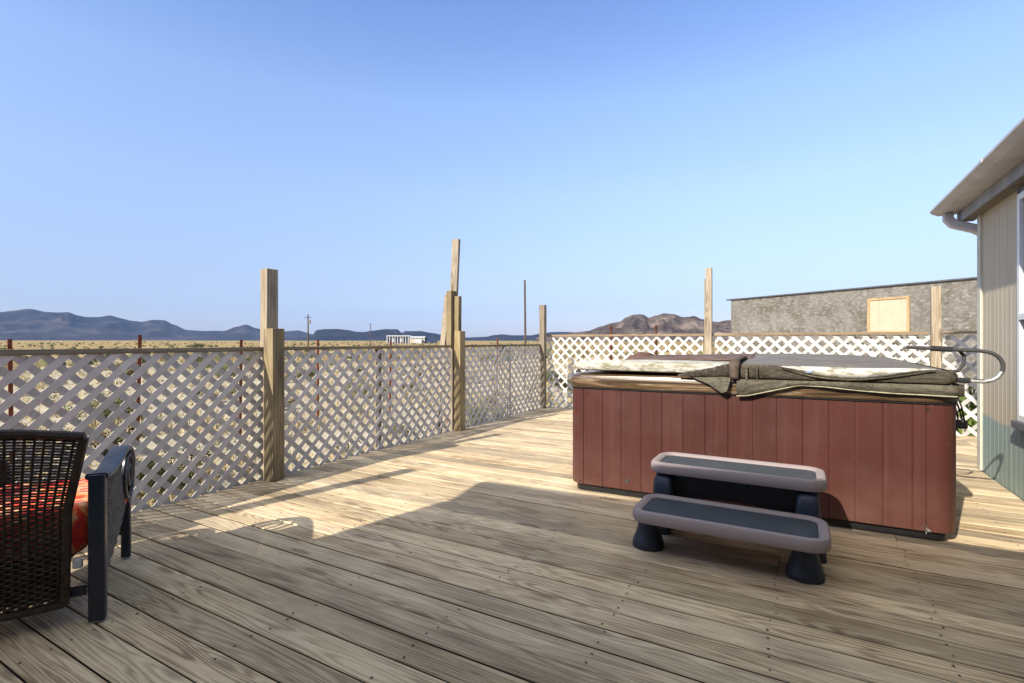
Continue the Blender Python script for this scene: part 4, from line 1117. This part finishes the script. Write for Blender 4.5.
# ------------------------------------------------------------------ vegetation
def scrub_mesh(seed, rad, h, leaves, leaf, mats, stems=9):
    rg = random.Random(seed); m = MB()
    for k in range(stems):
        a = rg.uniform(0, 2 * PI); q = rad * rg.uniform(0.3, 0.9)
        m.tube([(0, 0, -0.02), (q * .5 * math.cos(a), q * .5 * math.sin(a), h * .5), (q * math.cos(a), q * math.sin(a), h * rg.uniform(.6, .95))], [0.012, 0.008, 0.003], 4, 1)
    cl = [(rg.gauss(0, rad * .5), rg.gauss(0, rad * .5), h * rg.uniform(.25, .85)) for _ in range(11)]
    for k in range(leaves):
        c_ = rg.choice(cl); p = Vector((c_[0] + rg.gauss(0, rad * .2), c_[1] + rg.gauss(0, rad * .2), max(0.02, c_[2] + rg.gauss(0, h * .14))))
        d = Vector((rg.gauss(0, 1), rg.gauss(0, 1), rg.gauss(.6, 1))).normalized(); s_ = d.orthogonal().normalized() * leaf * .3
        m.add([p - s_, p + s_, p + d * leaf], [(0, 1, 2)], 0)
    me = bpy.data.meshes.new('desert_shrub'); me.from_pydata(m.v, [], m.f)
    for x_ in mats: me.materials.append(x_)
    me.polygons.foreach_set('material_index', m.mi); return me
shr = [scrub_mesh(1, .34, .42, 1500, .05, [M['scrub'], M['bark']]), scrub_mesh(2, .28, .36, 1300, .05, [M['scrub_tan'], M['bark']]), scrub_mesh(3, .40, .48, 1700, .055, [M['scrub'], M['bark']])]
rg = random.Random(21); n = 0
placed = []
while n < 46:
    th = rg.uniform(-0.72, 0.42); d = 6 + 50 * rg.random() ** 1.5
    a = PI / 2 + VIEW_YAW - th; x_, y_ = d * math.cos(a), d * math.sin(a)
    if x_ > -5.0 and y_ < 9.4: continue
    if y_ > 8 and x_ > -3.2 : continue
    if any((x_ - p[0]) ** 2 + (y_ - p[1]) ** 2 < 0.5 for p in placed): continue
    placed.append((x_, y_))
    k = rg.randrange(3); o_ = bpy.data.objects.new('desert_shrub', shr[k]); C.objects.link(o_)
    s_ = rg.uniform(0.6, 1.25); o_.location = (x_, y_, GZ); o_.scale = (s_, s_, s_ * rg.uniform(.8, 1.1)); o_.rotation_euler = (0, 0, rg.uniform(0, 6.28))
    tag(o_, ['low grey green desert shrub scattered on the sand beyond the fence', 'low tan dry desert shrub scattered on the sand beyond the fence', 'low grey green desert shrub scattered on the sand beyond the fence'][k], 'shrub', ['green shrubs beyond the fence', 'tan shrubs beyond the fence', 'green shrubs beyond the fence'][k])
    n += 1
# dry grass as ground cover
m = MB(); rg = random.Random(4)
for k in range(9000):
    th = rg.uniform(-0.85, 0.75); d = 5 + 85 * rg.random() ** 1.7
    a = PI / 2 + VIEW_YAW - th; x_, y_ = d * math.cos(a), d * math.sin(a)
    if (x_ > -4.4 and y_ < 8.9): continue
    if noise.noise(Vector((x_ * .35, y_ * .35, 0))) < -0.18 and d < 30: continue
    hb = rg.uniform(.07, .2) * (1 + d / 90)
    for b in range(7):
        aa = rg.uniform(0, 6.28); w_ = 0.008 * (1 + d / 18)
        px_, py_ = x_ + rg.gauss(0, .05), y_ + rg.gauss(0, .05)
        m.add([(px_ - w_ * math.sin(aa), py_ + w_ * math.cos(aa), GZ - .01), (px_ + w_ * math.sin(aa), py_ - w_ * math.cos(aa), GZ - .01), (px_ + rg.gauss(0, .6) * hb * .6, py_ + rg.gauss(0, .6) * hb * .6, GZ + hb)], [(0, 1, 2)])
tag(m.build('dry_grass', M['tgrass'], fix=False), 'straw coloured dry grass tufts over the sand', kind='stuff')
# a fresh green weed behind the back fence by the house corner, and a far bush on the plain
wm = scrub_mesh(8, .16, .62, 260, .10, [M['weed'], M['bark']], 6)
m = MB(); rg = random.Random(77)
for k in range(1700):                                        # scrub and bunch grass too far and too many to count
    th = rg.uniform(-0.85, 0.85); d = 45 * (16 ** rg.random())
    a = PI / 2 + VIEW_YAW - th; x_, y_ = d * math.cos(a), d * math.sin(a)
    h = rg.uniform(0.25, 0.75) * (1 + d / 900); w_ = h * rg.uniform(0.6, 1.6); z_ = GZ - 0.05 + max(0, d - 300) * 0.0019
    ring = [(x_ + w_ * math.cos(q * 1.2566 + k) * rg.uniform(.7, 1.2), y_ + w_ * math.sin(q * 1.2566 + k) * rg.uniform(.7, 1.2)) for q in range(5)]
    vs_ = [(p[0], p[1], z_) for p in ring] + [(x_ + (p[0] - x_) * .7, y_ + (p[1] - y_) * .7, z_ + h * rg.uniform(.5, .95)) for p in ring] + [(x_, y_, z_ + h)]
    m.add(vs_, [(q, (q + 1) % 5, 5 + (q + 1) % 5, 5 + q) for q in range(5)] + [(5 + q, 5 + (q + 1) % 5, 10) for q in range(5)], 0 if rg.random() < .22 else 1)
tag(m.build('distant_scrub', [M['scrub'], M['scrub_tan']], fix=False), 'speckling of low scrub across the far yellow plain', kind='stuff')
m = MB(); rg = random.Random(31)
for k in range(260):
    th = rg.uniform(-0.80, 0.45); d = 6 + 40 * rg.random() ** 1.3
    a = PI / 2 + VIEW_YAW - th; x_, y_ = d * math.cos(a), d * math.sin(a)
    if (x_ > -5.0 and y_ < 9.4): continue
    r_ = rg.uniform(.12, .28); mi_ = 0 if rg.random() < .5 else 1
    for q in range(90):
        p = Vector((x_ + rg.gauss(0, r_ * .5), y_ + rg.gauss(0, r_ * .5), GZ + abs(rg.gauss(0, r_ * .5)))); dd = Vector((rg.gauss(0, 1), rg.gauss(0, 1), rg.gauss(.8, 1))).normalized(); s_ = dd.orthogonal().normalized() * .015
        m.add([p - s_, p + s_, p + dd * .07], [(0, 1, 2)], mi_)
tag(m.build('low_ground_scrub', [M['scrub'], M['scrub_tan']], fix=False), 'low tufts of brown and green ground cover over the sand', kind='stuff')
o_ = bpy.data.objects.new('green_weed', wm); C.objects.link(o_); o_.location = (1.95, 8.85, GZ + 0.0); o_.scale = (0.7, 0.7, 1.6)
tag(o_, 'fresh green leafy weed behind the lattice beside the house corner', 'weed')
bx2, by2 = polar(200, 150)
o_ = bpy.data.objects.new('desert_shrub', shr[2]); C.objects.link(o_); o_.location = (bx2, by2, GZ); o_.scale = (4.5, 4.5, 2.2)
tag(o_, 'lone dark bush far out on the yellow plain', 'shrub')
